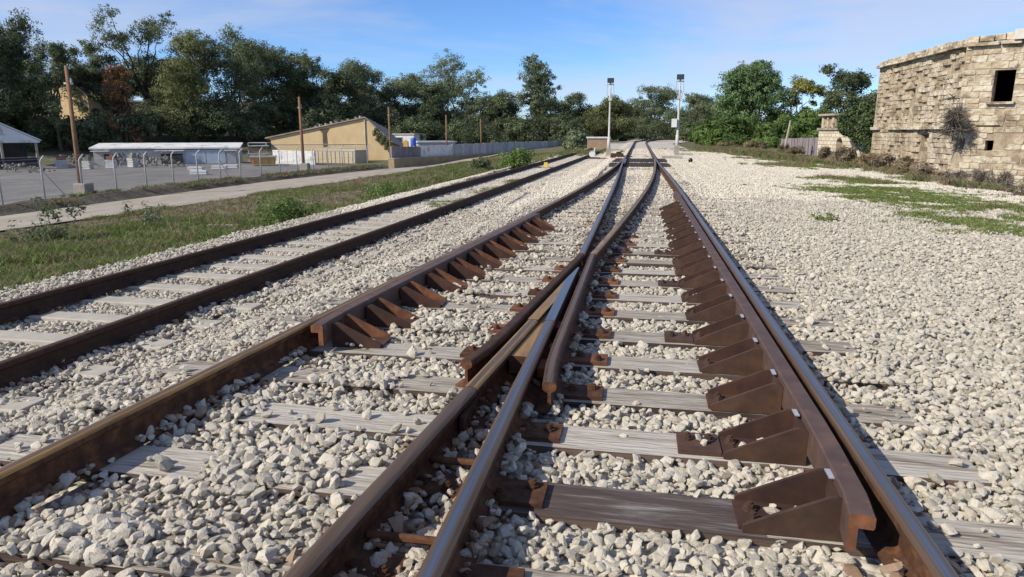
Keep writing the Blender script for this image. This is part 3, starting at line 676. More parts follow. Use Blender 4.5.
KIND = {  # lobe plan, leaves, bark, clumps, leaves per clump, clump radius (m), leaf (m), droop, aspect, shell
 'wide_a': ('wide', 'euc', 'bark', 756, 42, .80, 0.193, .5, 2.2, .30), 'wide_b': ('wide', 'olive', 'bark', 756, 42, .80, 0.193, .5, 2.2, .30), 'wide_c': ('wide', 'euc', 'bark', 810, 42, .78, 0.193, .5, 2.2, .30), 'wide_d': ('wide', 'dark', 'bark', 702, 42, .85, 0.210, .4, 1.9, .30),
 'tall_a': ('tall', 'euc', 'bark', 420, 42, .68, 0.185, .5, 2.2, .25), 'tall_b': ('tall', 'euc', 'bark', 360, 42, .65, 0.185, .5, 2.2, .25), 'tall_d': ('tall', 'dark', 'bark', 440, 42, .70, 0.185, .5, 2.0, .25),
 'narrow': ('narrow', 'euc', 'palebark', 420, 36, .60, .22, .6, 2.4, .3), 'round': ('round', 'round', 'bark', 900, 36, .60, .20, .7, 2.2, .78),
 'airy_y': ('airy', 'yellow', 'palebark', 330, 34, .50, .19, .2, 1.6, .2), 'airy_d': ('airy', 'dark', 'bark', 420, 36, .52, .19, .3, 1.5, .2), 'autumn': ('airy', 'autumn', 'bark', 260, 34, .6, .21, .2, 1.8, .2),
 'bush_d': ('bush', 'dark', 'bark', 260, 36, .8, .23, .3, 1.9, .3), 'bush_e': ('bush', 'euc', 'bark', 260, 36, .8, .23, .4, 2.0, .3), 'bush_b': ('bush', 'bright', 'bark', 300, 40, .55, .24, -.9, 4.5, .3),
 'bush_dry': ('bush', 'dry', 'bark', 110, 34, .34, .20, -.9, 9.0, .1), 'bush_straw': ('bush', 'straw', 'bark', 90, 34, .36, .24, -.95, 9.0, .1), 'twigs': ('bush', 'twig', 'bark', 24, 18, .36, .20, -.75, 26.0, .1)}
_tn = [0]
def make_tree(key, h, w, o, foliage='crown', stem='trunk'):
    plan, lf, bk, nc, per, cr, leaf, droop, asp, shell = KIND[key]; _tn[0] += 1; seed = 1000 + 37 * _tn[0]
    lb = np.array(tree_lobes(plan, seed)); ex = max((np.abs(lb[:, 0]) + lb[:, 3]).max(), (np.abs(lb[:, 1]) + lb[:, 4]).max()); top = (lb[:, 2] + lb[:, 5] * .85).max()
    kx, kz = (w / 2) / ex * 1.12, (h - cr * .4) / top; lb[:, [0, 1, 3, 4]] *= kx; lb[:, [2, 5]] *= kz
    if plan == 'bush': cr = min(cr, h * .16, w * .16); leaf = min(leaf, max(.06, h * .11)) if h < 3 else leaf
    c, rr, od = lobes_to_clumps(lb, nc, seed + 1, cr, shell); c[:, 2] = np.maximum(c[:, 2], cr * .3)
    v, f, t = leaves(c, rr, per, leaf, seed + 2, droop, asp, None, od)
    place(foliage, leaf_mesh(foliage, v, f, t, LEAF[lf]), o)
    mb = MB(); fk = (.30 if plan in ('tall', 'narrow', 'airy') else .18) * h; tr = min(.02 * h, .03 * w + .05) if plan != 'bush' else .015 * h
    mb.tube([(0, 0, -.3), (.02 * h * .3, 0, fk * .5), (0.01 * h, .005 * h, fk)], [tr * 1.25, tr * .95, tr * .75], 9)
    for i, l in enumerate(lb[:14]): limb(mb, (0.01 * h, .005 * h, fk * (.75 + .25 * (i % 3) / 2)), l[:3], tr * .45, tr * .09, seed + i)
    place(stem, mb.mesh(stem, Mt[bk], True), o)
def tree(key, px, top, wpx, D, label, name='tree', cat='tree', group=None, base=None, rz=None):
    """px, top, wpx: where the crown stands in the picture; D: its distance from the camera"""
    b0 = at(px, 140, D); z = g1(b0.x, b0.y) if base is None else base
    h = at(px, top, D).z - z; w = wpx * D / FPX
    o = thing(name, label, cat, (b0.x, b0.y, z), random.uniform(0, 6.28) if rz is None else rz, group)
    make_tree(key, h, w, o); return o
GT = 'trees beyond the yard'
tree('wide_d', -8, 22, 95, 78, 'dense dark tree at the left picture edge behind the white-roofed shed', group=GT)
tree('wide_c', 28, 7, 62, 84, 'tall dark eucalyptus peaking above its neighbours near the left edge', group=GT)
tree('tall_b', 60, 40, 46, 80, 'thin half-bare tree beside the leaning wooden pole', group=GT)
tree('tall_a', 97, 40, 46, 92, 'open-crowned tree rising behind the hillside house', group=GT)
tree('autumn', 126, 62, 40, 84, 'rusty brown autumn tree between two eucalyptuses', group=GT)
tree('tall_a', 152, 13, 80, 96, 'tallest umbrella-topped eucalyptus left of the big grey-green trees', group=GT, rz=2.0)
tree('wide_b', 192, 31, 75, 92, 'broad olive-green eucalyptus behind the right part of the long white shed', group=GT)
tree('wide_a', 236, 29, 90, 98, 'large bushy eucalyptus left of the tan warehouse', group=GT)
tree('wide_c', 278, 44, 70, 104, 'dark eucalyptus standing behind the left end of the tan warehouse', group=GT)
tree('tall_b', 322, 51, 70, 108, 'eucalyptus with several round heads above the tan warehouse roof', group=GT, rz=1.1)
tree('wide_d', 340, 66, 66, 104, 'dark bushy tree directly behind the tan gable', group=GT)
tree('wide_c', 362, 62, 55, 112, 'eucalyptus with a small pointed head behind the tan gable peak', group=GT, rz=3.3)
tree('wide_a', 400, 71, 72, 118, 'low wide eucalyptus behind the small white house', group=GT, rz=.7)
tree('wide_c', 458, 51, 88, 124, 'big round-topped eucalyptus in the middle of the tree line', group=GT, rz=4.1)
tree('wide_d', 432, 82, 50, 116, 'shaded tree filling the gap left of the big round-topped eucalyptus', group=GT, rz=2.2)
tree('wide_d', 503, 90, 50, 122, 'dark low tree between the round-topped and the slender tree', group=GT, rz=5.0)
tree('narrow', 537, 56, 46, 118, 'slender oval eucalyptus with pale forked trunk', group=GT)
tree('wide_d', 562, 92, 60, 130, 'dark tree right of the slender pale-trunked eucalyptus', group=GT, rz=1.4)
GF = 'trees closing the far end of the track'
tree('wide_b', 606, 96, 66, 112, 'olive tree behind the left floodlight mast', group=GF, rz=2.6)
tree('wide_c', 655, 85, 66, 150, 'rounded tree straight ahead where the track disappears', group=GF, rz=.3)
tree('wide_d', 632, 104, 50, 160, 'dark low tree filling the gap above the track end', group=GF, rz=3.0)
tree('wide_a', 697, 92, 46, 146, 'small-headed tree right of the right floodlight mast', group=GF, rz=1.9)
tree('wide_d', 680, 108, 60, 138, 'dark tree low behind the right floodlight mast', group=GF, rz=.9)
tree('round', 749, 63, 70, 92, 'dense round blue-green tree right of the masts', group=GF, rz=.4)
tree('wide_d', 714, 100, 40, 118, 'dark tree tucked left of the dense round tree', group=GF, rz=4.4)
tree('airy_y', 797, 75, 46, 96, 'yellow-green airy tree between the round tree and a dark one', group=GF)
tree('airy_d', 840, 63, 50, 84, 'dark airy tree left of the stone fort', group=GF)
tree('wide_d', 868, 92, 36, 88, 'dark tree peeping between the ivy and the stone fort', group=GF, rz=2.0)
GB = 'shrubs under the trees'
bl = [('bush_d', 5, 104, 70, 74, 'dark undergrowth bush behind the white-roofed shed'), ('bush_e', 45, 112, 55, 72, 'shaded bush left of the leaning pole below the hillside house'), ('bush_d', 100, 112, 70, 74, 'dark bush behind the left end of the long white shed'),
      ('bush_e', 150, 98, 70, 80, 'grey-green bush behind the middle of the long white shed'), ('bush_d', 205, 92, 80, 84, 'tall dark bush behind the right end of the long white shed'), ('bush_e', 250, 100, 60, 88, 'bush behind the yellow skip'),
      ('bush_d', 330, 104, 90, 98, 'dark bush behind the tan warehouse roof'), ('bush_d', 415, 112, 70, 106, 'dark bush behind the small white house'), ('bush_d', 470, 110, 80, 112, 'dark bush behind the metal sheet fence'),
      ('bush_d', 520, 114, 60, 112, 'dark bush below the slender pale-trunked tree'), ('bush_d', 570, 118, 50, 100, 'bush left of the brick buffer block'), ('bush_d', 640, 122, 60, 132, 'shaded bush where the track vanishes'),
      ('bush_b', 733, 113, 62, 78, 'feathery green bush in front of the dense round tree'), ('bush_b', 703, 124, 34, 84, 'low green bush right of the right floodlight mast'), ('bush_b', 808, 106, 60, 74, 'green bush below the yellow-green tree'),
      ('bush_b', 770, 122, 50, 74, 'low green bush left of the grey metal fence'), ('bush_e', 575, 128, 26, 76, 'small bush beside the brick buffer block'), ('bush_d', 690, 120, 50, 120, 'dark bush behind the right floodlight mast')]
bl += [('bush_e', 285, 96, 70, 96, 'grey-green bush behind the left end of the tan roof'), ('wide_d', 300, 84, 60, 112, 'dark tree filling the gap behind the second wooden pole'), ('bush_d', 380, 100, 70, 108, 'dark bush behind the warehouse gable'), ('wide_d', 120, 70, 60, 100, 'dark tree behind the autumn tree'), ('bush_d', 70, 98, 60, 92, 'dark bush below the open-crowned tree'), ('wide_c', 20, 60, 80, 94, 'eucalyptus filling the gap behind the tall dark one'), ('wide_d', 175, 60, 70, 102, 'dark tree between the umbrella-topped and the olive-green eucalyptus'), ('bush_d', 548, 112, 60, 116, 'dark bush right of the slender pale trunk'), ('wide_d', 590, 104, 50, 132, 'dark tree behind the brick buffer block'), ('wide_d', 735, 92, 50, 104, 'dark tree behind the feathery green bush'), ('bush_d', 775, 108, 50, 92, 'dark bush right of the dense round tree'), ('bush_e', 820, 108, 50, 80, 'bush left of the small ruin')]
for k, px, top, w, D, lab in bl: tree(k, px, top, w, D + (9 if px < 300 else 0), lab, 'bush' if k.startswith('bush') else 'tree', 'bush' if k.startswith('bush') else 'tree', GB)

# ------------------------------------------------------------------ stone fort on the right
Mt['fort'] = material('weathered limestone blocks', [(0.14, (0.24, 0.18, 0.11)), (0.36, (0.43, 0.35, 0.235)), (0.58, (0.55, 0.485, 0.37)), (0.88, (0.65, 0.61, 0.51))], 1.2, 0.95, rnd=0.20, bump=1.0, bscale=5, bdist=0.12, coord='World', detail=12, spots=(1.5, 0.515, (0.25, 0.195, 0.13), (1, 1, 1.3)))
Mt['mortar'] = material('dark eroded core', [(0.3, (0.22, 0.165, 0.105)), (0.7, (0.46, 0.38, 0.27))], 3, 0.95, bump=0.6, bdist=0.05, coord='World')
Mt['capstone'] = material('lichen grey capstone', [(0.3, (0.20, 0.17, 0.13)), (0.7, (0.42, 0.37, 0.29))], 3, 0.95, bump=0.5, coord='World', rnd=.3)
fort = thing('stone_fort', 'ruined two-storey limestone fort with a dark window beside the gravel', 'building')
ZT, ZB = 5.15, -1.5
def flat(px, D): p = at(px, 131, D); return np.array([p.x, p.y])
P0, P1 = flat(873, 42.0), flat(955, 31.6); P2 = P1 + (flat(1024, 29.8) - P1) * 2.3
back = np.array([9.0, 6.0])
def wallbox(mb, a, b_, z0, z1, th, off=0.0):
    d = (b_ - a) / np.linalg.norm(b_ - a); nn = np.array([d[1], -d[0]])       # outward (towards the camera side)
    o0, o1 = nn * off, nn * (off - th)
    v = [(*(a + o0), z0), (*(b_ + o0), z0), (*(b_ + o1), z0), (*(a + o1), z0), (*(a + o0), z1), (*(b_ + o0), z1), (*(b_ + o1), z1), (*(a + o1), z1)]
    mb.add(v, [(3, 2, 1, 0), (4, 5, 6, 7), (0, 1, 5, 4), (1, 2, 6, 5), (2, 3, 7, 6), (3, 0, 4, 7)])
def uv(a, b_, u): return a + (b_ - a) / np.linalg.norm(b_ - a) * u
# which way is outward
L01, L12 = np.linalg.norm(P1 - P0), np.linalg.norm(P2 - P1)
def upx(px, a=None, b_=None):                          # position along a wall seen at a picture column
    a = P1 if a is None else a; b_ = P2 if b_ is None else b_; lo, hi = 0.0, np.linalg.norm(b_ - a)
    for _ in range(40):
        m_ = (lo + hi) / 2; q = uv(a, b_, m_); x = q @ RT[:2]; z = q @ FW[:2] + (2.0 - CAMZ) * FW[2]
        if 512 + FPX * x / z < px: lo = m_
        else: hi = m_
    return lo
w0, w1, wz0, wz1 = upx(988), upx(1009), 2.72, 4.08
NI = {0: [], 1: [(w0, w1, wz0, wz1)]}                     # real openings through the wall: u0, u1, z0, z1
for px, hw, z0n, z1n in ((893, .16, .75, 1.05), (903, .16, .7, .95), (925, .45, .45, 1.3), (897, .2, 3.0, 3.35), (908, .22, 3.2, 3.6), (931, .24, 3.5, 4.0)):
    c_ = upx(px, P0, P1); NI[0].append((c_ - hw, c_ + hw, z0n, z1n))
for px, hw, z0n, z1n in ((964, .17, .60, 1.1), (993, .16, .60, 1.05)):
    c_ = upx(px); NI[1].append((c_ - hw, c_ + hw, z0n, z1n))
mb = MB()
for sec, (a, b_) in enumerate(((P0, P1), (P1, P2))):
    ops = sorted(NI[sec]); cuts = sorted({0.0, float(np.linalg.norm(b_ - a))} | {round(float(q), 4) for o_ in ops for q in o_[:2]})
    for u0_, u1_ in zip(cuts[:-1], cuts[1:]):
        mid = (u0_ + u1_) / 2; zz_ = ZB; 
        for o_ in sorted([o_ for o_ in ops if o_[0] < mid < o_[1]], key=lambda q: q[2]):
            wallbox(mb, uv(a, b_, u0_), uv(a, b_, u1_), zz_, o_[2], .6, (-.11 if sec == 0 else -.012)); zz_ = o_[3]
        wallbox(mb, uv(a, b_, u0_), uv(a, b_, u1_), zz_, ZT, .6, (-.11 if sec == 0 else -.012))
Q0, Q2 = P0 + np.array([10.0, 5.0]), P2 + np.array([4.0, 9.0])
wallbox(mb, Q0, P0, ZB, ZT - .002, .6, 0); wallbox(mb, P2, Q2, ZB, ZT - .002, .6, 0); wallbox(mb, Q2, Q0, ZB, ZT - .004, .6, 0)
mb.build('wall_core', Mt['mortar'], fort)
poly = [tuple(P0 + np.array([.3, .2])), tuple(P1 + np.array([.4, .2])), tuple(P2 + np.array([-.2, .4])), tuple(Q2), tuple(Q0)]
MB().prism(poly, ZT - .3, ZT - .12, 'z').build('roof', Mt['capstone'], fort)
blk = []
for k in range(6):
    r = np.random.default_rng(700 + k); me = MB().box((0, 0, 0), (1, 1, 1)).mesh('stone_block', Mt['fort'])
    for v_ in me.vertices: v_.co = Vector(v_.co) * (1 + r.uniform(-.05, .05)) + Vector(r.uniform(-.06, .06, 3)) * (.6 if abs(v_.co.y) < .1 else 1)
    bevel(me, .11, 2); me.materials.append(Mt['capstone']) if False else None; blk.append(me)
def holes(sec, u, v):
    for (u0_, u1_, z0n, z1n) in NI[sec]:
        if u0_ - .12 < u < u1_ + .12 and z0n - .14 < v < z1n + .04: return True
        if z1n < 1.5 and u0_ - .08 < u < u1_ + .08 and z0n - .9 < v < z1n: return True     # walled-up lower half, set back
        if sec == 0 and z0n > 2.5 and abs(u - (u0_ + u1_) / 2) < .24 and z0n - 1.2 < v < z0n: return True
    if sec == 1 and abs(u - upx(991)) < .2 and 1.15 < v < 1.42: return True
    return False
cand = []
r = np.random.default_rng(77)
for sec, (a, b_, Ls) in enumerate(((P0, P1, L01), (P1, P2, L12))):
    d = (b_ - a) / Ls; nn = np.array([d[1], -d[0]]); ang = math.atan2(d[1], d[0]); v = ZB
    while v < ZT - .1:
        hgt = r.uniform(.22, .31) if sec else r.uniform(.19, .28)
        hgt = min(hgt, ZT - v) ; u = -r.uniform(0, .25)
        while u < Ls:
            ln = r.uniform(.30, .72) if sec else r.uniform(.32, .75); uc, vc = u + ln / 2, v + hgt / 2
            u += ln
            x0, x1 = max(uc - ln / 2, 0), min(uc + ln / 2, Ls)
            if sec == 1 and wz0 - .1 < vc < wz1 + .1:
                if x0 < w0 < x1: x1 = w0 if w0 - x0 > .1 else x0
                elif x0 < w1 < x1: x0 = w1
                elif x0 >= w0 and x1 <= w1: continue
            if x1 - x0 < .12: continue
            uc, ln = (x0 + x1) / 2, x1 - x0
            er = vn(uc + 30 * sec, vc, .9, 61)
            upper = vc > 1.75
            if holes(sec, uc, vc): continue
            pm_ = (.20 if sec == 0 and upper else .05) * (.3 + 1.6 * er)
            if r.random() < pm_: continue
            out = (.02 if sec else .012) + r.uniform(-.014, .014) - (r.uniform(.03, .11) if r.random() < (.26 if sec == 0 and upper else .07) else 0)
            dep = .30; c2 = uv(a, b_, uc) + nn * (out - dep / 2)
            cand.append((np.array([c2[0], c2[1], vc]), (ln - r.uniform(.0, .03), dep, hgt - r.uniform(.0, .025)), ang, sec))
        v += hgt
dist = np.array([depth(c[0]) + (0 if 512 + FPX * (c[0] @ RT) / depth(c[0]) < 1026 else 60) for c in cand]); order = np.argsort(dist)
facing = place('stone_facing', None, fort)
mbr = MB(); box_v = [np.array([v_.co[:] for v_ in me.vertices]) for me in blk]; box_f = [[tuple(p.vertices) for p in me.polygons] for me in blk]
for rank, i in enumerate(order):
    c, dims, ang, sec = cand[i]; k = i % 6
    if rank < 295: place('stone_block', blk[k], fort, c, rot=(r.uniform(-.02, .02), r.uniform(-.02, .02), ang + r.uniform(-.03, .03)), scale=dims)
    else:
        v_ = box_v[k] * np.array(dims); ca, sa = math.cos(ang), math.sin(ang)
        v_ = np.stack([v_[:, 0] * ca - v_[:, 1] * sa, v_[:, 0] * sa + v_[:, 1] * ca, v_[:, 2]], 1) + c; mbr.add(v_, box_f[k])
bpy.data.objects.remove(facing)
tag(mbr.build('stone_blocks', Mt['fort'], fort), kind='stuff')
# string course, cornice, sill, parapet rubble
def course(a, b_, z, h, proj, step, name, mat_, gap=.1, jz=.0):
    Ls = np.linalg.norm(b_ - a); d = (b_ - a) / Ls; nn = np.array([d[1], -d[0]]); ang = math.atan2(d[1], d[0]); u = 0
    while u < Ls:
        ln = min(step * r.uniform(.6, 1.3), Ls - u)
        if ln > .08 and r.random() > gap:
            c2 = uv(a, b_, u + ln / 2) + nn * (proj - .25)
            o = place(name, blk[r.integers(6)], fort, (*c2, z + r.uniform(-jz, jz)), rot=(0, 0, ang), scale=(ln - .02, .5, h * r.uniform(.85, 1.1)))
        u += ln
course(P0, P1, 1.62, .16, .20, 1.0, 'string_course', Mt['capstone'], .05); course(P1, P2, 1.75, .12, .10, .9, 'string_course', Mt['capstone'], .25, .03)
course(P0, P1, ZT + .07, .15, .24, 1.2, 'cornice', Mt['capstone'], .0); course(P1, P2, ZT + .07, .15, .20, 1.1, 'cornice', Mt['capstone'], .0)
course(P0, P1, ZT + .26, .24, .06, .5, 'parapet_stone', Mt['capstone'], .12, .05); course(P1, P2, ZT + .28, .28, .06, .5, 'parapet_stone', Mt['capstone'], .12, .06)
q = uv(P1, P2, (w0 + w1) / 2); dd = (P2 - P1) / L12; place('window_sill', blk[0], fort, (*(q + np.array([dd[1], -dd[0]]) * -.05), wz0 - .05), rz=math.atan2(dd[1], dd[0]), scale=(w1 - w0 + .25, .5, .11))
q = uv(P1, P2, upx(1021)); mbk = MB().box((0, 0, 0), (1.3, .6, .42)).build('parapet_block', Mt['galv'], fort, loc=(*(q + np.array([dd[1], -dd[0]]) * .0), ZT + .36), rz=math.atan2(dd[1], dd[0])); mbk['label'] = 'plain pale grey block on the parapet'
mbk.data.materials[0] = material('pale render', [(0.3, (0.50, 0.47, 0.42)), (0.7, (0.62, 0.59, 0.53))], 3, .9)

# small ruin with arch and ivy
ruin = thing('stone_ruin', 'small stone ruin with arched opening, half covered in ivy', 'building')
Mt['smallblocks'] = bpy.data.materials.new('small limestone courses'); m = Mt['smallblocks']; m.use_nodes = True; t = m.node_tree; b = t.nodes['Principled BSDF']; b.inputs['Roughness'].default_value = .95
tc = N(t, 'ShaderNodeTexCoord'); mp = N(t, 'ShaderNodeMapping'); mp.inputs['Rotation'].default_value = (math.pi / 2, 0, 0); br = N(t, 'ShaderNodeTexBrick'); br.inputs['Scale'].default_value = 1.0; br.inputs['Brick Width'].default_value = .55; br.inputs['Row Height'].default_value = .28; br.inputs['Mortar Size'].default_value = .018
br.inputs['Color1'].default_value = (.52, .43, .30, 1); br.inputs['Color2'].default_value = (.64, .57, .44, 1); br.inputs['Mortar'].default_value = (.22, .17, .11, 1)
t.links.new(tc.outputs['Object'], mp.inputs['Vector']); t.links.new(mp.outputs['Vector'], br.inputs['Vector']); t.links.new(br.outputs['Color'], b.inputs['Base Color'])
bp = N(t, 'ShaderNodeBump'); bp.inputs['Strength'].default_value = .8; bp.inputs['Distance'].default_value = .04; bp.invert = True; t.links.new(br.outputs['Fac'], bp.inputs['Height']); t.links.new(bp.outputs['Normal'], b.inputs['Normal'])
ra, rb = flat(819, 52), flat(878, 44.5); LR = np.linalg.norm(rb - ra); rang = math.atan2(*(rb - ra)[::-1])
ruin.location = (*ra, -.9); ruin.rotation_euler = (0, 0, rang)
zs = 1.55 + .9                                            # top of lower storey
ac = LR * .40; aw = .42
mb = MB()
def ruinbox(x0, x1, z0, z1, y0=0., y1=.6): mb.box(((x0 + x1) / 2, (y0 + y1) / 2, (z0 + z1) / 2), (x1 - x0, y1 - y0, z1 - z0))
ruinbox(0, ac - aw, 0, zs); ruinbox(ac + aw, LR, 0, zs); ruinbox(ac - aw, ac + aw, 0, .9, .003); 
arch = [(ac - aw, zs), (ac - aw, 1.5)] + [(ac + math.cos(math.pi - k * math.pi / 10) * aw, 1.5 + math.sin(math.pi - k * math.pi / 10) * aw) for k in range(1, 10)] + [(ac + aw, 1.5), (ac + aw, zs)]
mb.prism(arch, .002, .6, 'y'); mb.box((LR / 2, 3.5, zs / 2), (LR, .5, zs)); mb.box((.3, 2, zs / 2 - .003), (.6, 3.2, zs)); mb.box((LR / 2, 2, zs - .1), (LR - .1, 3, .15))
mb.build('wall', Mt['smallblocks'], ruin)
MB().box((LR / 2, .22, zs + .09), (LR + .2, .7, .16)).build('ledge', Mt['capstone'], ruin)
for x in (.2, .95, 1.7): MB().box((x, .25, zs + .60), (.22, .3, .90)).build('pillar', Mt['fort'], ruin)
MB().box((1.0, .3, zs + .62), (1.8, .12, .75)).build('infill_panel', Mt['mortar'], ruin)
MB().box((1.0, .28, zs + 1.12), (2.3, .75, .14)).build('coping', Mt['capstone'], ruin)
def ivy(name, label, px0, px1, top, bot, D0, D1, n=90, tilt=0):
    r = np.random.default_rng(9); cs_ = []; 
    for k in range(n):
        u = r.random(); px = px0 + (px1 - px0) * u; tt = top + 14 * (1 - math.sin(min(u * 1.3, 1) * math.pi / 2)); bb = bot - (1 - u) ** .7 * (bot - top) * .55
        py = tt + (bb - tt) * r.random() ** .9; p = at(px, py, D0 + (D1 - D0) * u - r.uniform(0.1, .8)); cs_.append(p[:])
    cs_ = np.array(cs_); o0 = cs_.mean(0); o0[2] = cs_[:, 2].min(); v, f, tt = leaves(cs_ - o0, np.full((n, 3), .34), 60, .15, 5, .3, 1.4)
    o = thing(name, label, 'ivy', tuple(o0)); place('foliage', leaf_mesh('foliage', v, f, tt, LEAF['ivy']), o)
    mb = MB(); 
    for k in range(4): limb(mb, (-.4 + .3 * k, .3, 0), cs_[k * 9] - o0, .04, .012, k)
    mb.build('stem', Mt['bark'], o)
ivy('ivy', 'dark ivy mass cascading over the small stone ruin', 842, 875, 101, 164, 47, 43.5, 150)

# dry shrubs and weeds along the foot of the fort
GS = 'dry shrubs along the foot of the ruins'
sl = [(826, 146, 26, 46, 'bush_dry', 'dry shrub in front of the ruin arch'), (846, 146, 26, 43, 'bush_dry', 'dry shrub below the ivy edge'), (866, 150, 30, 39, 'bush_straw', 'straw-coloured shrub between the ivy and the fort corner'),
      (888, 152, 30, 36, 'bush_dry', 'dry shrub at the left foot of the fort'), (909, 155, 32, 33, 'bush_straw', 'straw-coloured shrub under the small fort niches'), (931, 159, 34, 30, 'bush_dry', 'dry shrub in front of the widest fort niche'),
      (957, 166, 40, 27.5, 'twigs', 'twiggy grey shrub at the bend of the fort wall'), (985, 166, 46, 26, 'twigs', 'twiggy grey shrub below the fort window'), (1012, 167, 46, 25, 'twigs', 'twiggy grey shrub at the right picture edge'), (1046, 168, 50, 24, 'twigs', 'grey shrub cut off by the right picture edge'),
      (972, 176, 40, 25.5, 'bush_dry', 'low dry shrub in front of the twiggy shrubs'), (1002, 182, 44, 23.5, 'bush_dry', 'low dry shrub nearest the gravel at the right'), (944, 172, 30, 28, 'bush_e', 'low grey-green shrub at the bend of the fort wall'),
      (760, 139, 30, 62, 'bush_straw', 'straw-coloured shrub left of the leaning post'), (790, 142, 34, 58, 'bush_straw', 'straw-coloured shrub right of the leaning post'), (724, 140, 24, 66, 'bush_straw', 'low straw-coloured shrub right of the right mast')]
for px, top, w, D, k, lab in sl: tree(k, px, top, w, D, lab, 'shrub', 'shrub', GS)
p = at(953, 134, 31.0); o = thing('shrub', 'dead grey shrub rooted in the fort wall at its bend', 'shrub', (p.x, p.y, p.z), group=GS); make_tree('twigs', 1.9, .9, o, 'twigs', 'stem')
print('fort ok', len(cand))
# ------------------------------------------------------------------ grass
def tuft(seed, n, h, spread, mat_, lean=.5, w=.008):
    r = np.random.default_rng(seed); V = []; F = []; T = []
    for k in range(n):
        a = r.uniform(0, 6.28); rr = spread * r.random() ** .6; b0 = np.array([math.cos(a) * rr, math.sin(a) * rr, -.01]); hh = h * r.uniform(.45, 1.1)
        d = r.normal(size=2) * lean * hh; s = np.array([math.cos(a + 1.57), math.sin(a + 1.57), 0]) * w
        o = len(V); V += [b0 - s, b0 + s, b0 + np.array([d[0] * .4, d[1] * .4, hh * .6]) + s * .7, b0 + np.array([d[0] * .4, d[1] * .4, hh * .6]) - s * .7, b0 + np.array([d[0], d[1], hh * (.95 - .2 * r.random())])]
        F += [(o, o + 1, o + 2, o + 3), (o + 3, o + 2, o + 4)]; T += [r.random()] * 5
    me = bpy.data.meshes.new('tuft'); me.from_pydata([tuple(v) for v in V], [], F); me.materials.append(mat_)
    a = me.attributes.new('tint', 'FLOAT', 'POINT'); a.data.foreach_set('value', np.array(T, np.float32)); return me
GR = [tuft(11, 46, .09, .16, LEAF['lime'], .6), tuft(12, 40, .13, .13, LEAF['lime'], .6), tuft(1, 34, .16, .14, LEAF['grass']), tuft(2, 30, .22, .12, LEAF['grass']), tuft(3, 40, .10, .18, LEAF['grass']), tuft(4, 26, .22, .12, LEAF['straw'], .7, .006), tuft(5, 30, .12, .16, LEAF['dry'], .9, .007)]
def spread(name, X, Y, Z, IDX, S, label=None, cat=None):
    n = len(X); ROT = np.zeros((n, 3)); ROT[:, 2] = rng.uniform(0, 6.28, n)
    return scatter(name, np.stack([X, Y, Z], 1), ROT, np.repeat(S[:, None], 3, 1), IDX, GR, None, label, cat)
# left strip
n = 80000; Y = 3 + 75 * rng.random(n) ** 1.6; X = -7.4 - 15.5 * rng.random(n)
nr = np.interp(Y, [2, 24, 34, 54, 120], [-22.2, -21.9, -20.9, -19.2, -11.5])
g = vn(X, Y, .22, 71) + .22 * sstep(13, 7, Y); g2 = vn(X, Y, .9, 72)
P = np.stack([X, Y, ground(X, Y)], 1)
k = frus(P, 2) & (X > nr - .1) & (X < xA(Y) - 3.1 + .3 * g2) & (rng.random(n) < .12 + .9 * (g > .48) * (g2 > .34))
X, Y, g, g2 = X[k], Y[k], g[k], g2[k]; idx = np.where(g > .45, np.where(rng.random(len(X)) < .62, rng.integers(2, 5, len(X)), rng.integers(4, 7, len(X))), np.where(rng.random(len(X)) < .6, 6, np.where(rng.random(len(X)) < .4, 5, 4)))
spread('grass', X, Y, ground(X, Y), idx, rng.uniform(.6, 1.35, len(X)), 'patchy green and dry grass strip between the siding and the dirt road', 'grass')
# right patches: grass creeping over the gravel in two arcs
def patches(blobs, dens, h, name, label, idxs):
    XX, YY, SSS, II_ = [], [], [], []
    for (cx_, cy_, lx, ly, ang) in blobs:
        m_ = int(dens * lx * ly * 3.14); a = rng.normal(size=(m_, 2)) * .5; ca, sa = math.cos(ang), math.sin(ang)
        x = cx_ + a[:, 0] * lx * ca - a[:, 1] * ly * sa; y = cy_ + a[:, 0] * lx * sa + a[:, 1] * ly * ca
        k = vn(x, y, 1.3, 81) > .34; XX.append(x[k]); YY.append(y[k])
    X, Y = np.concatenate(XX), np.concatenate(YY)
    Z = np.where((X < xr(Y)) & (X > xl(Y)), hb(X, Y), ground(X, Y)) + .015
    spread(name, X, Y, Z, rng.choice(idxs, len(X)), rng.uniform(.5, 1.1, len(X)) * h, label, 'grass')
def gpx(px, py, z=-.12):
    r_ = FW * FPX + RT * (px - 512.0) + DN * (py - 288.5); t_ = (z - CAMZ) / r_[2]; return np.array([r_[0] * t_, r_[1] * t_])
def arcs(lines, name, label, idxs, dens, hs, thr=.30):
    XX, YY = [], []
    for pts, wd in lines:
        Q = [gpx(*p) for p in pts]
        for q0, q1, w_ in zip(Q[:-1], Q[1:], wd):
            Lq = np.linalg.norm(q1 - q0); m_ = int(dens * Lq * w_ * 2) + 3; u = rng.random(m_); nv = np.array([q1[1] - q0[1], q0[0] - q1[0]]) / Lq
            p_ = q0 + (q1 - q0) * u[:, None] + nv * (rng.normal(size=m_) * w_ * (.35 + .75 * rng.random(m_)))[:, None]; k = vn(p_[:, 0], p_[:, 1], 1.5, 81) > thr; XX.append(p_[k, 0]); YY.append(p_[k, 1])
    X, Y = np.concatenate(XX), np.concatenate(YY); Z = np.where((X < xr(Y)) & (X > xl(Y)), hb(X, Y), ground(X, Y)) + .02
    spread(name, X, Y, Z, rng.choice(idxs, len(X)), rng.uniform(.5, 1.1, len(X)) * hs, label, 'grass')
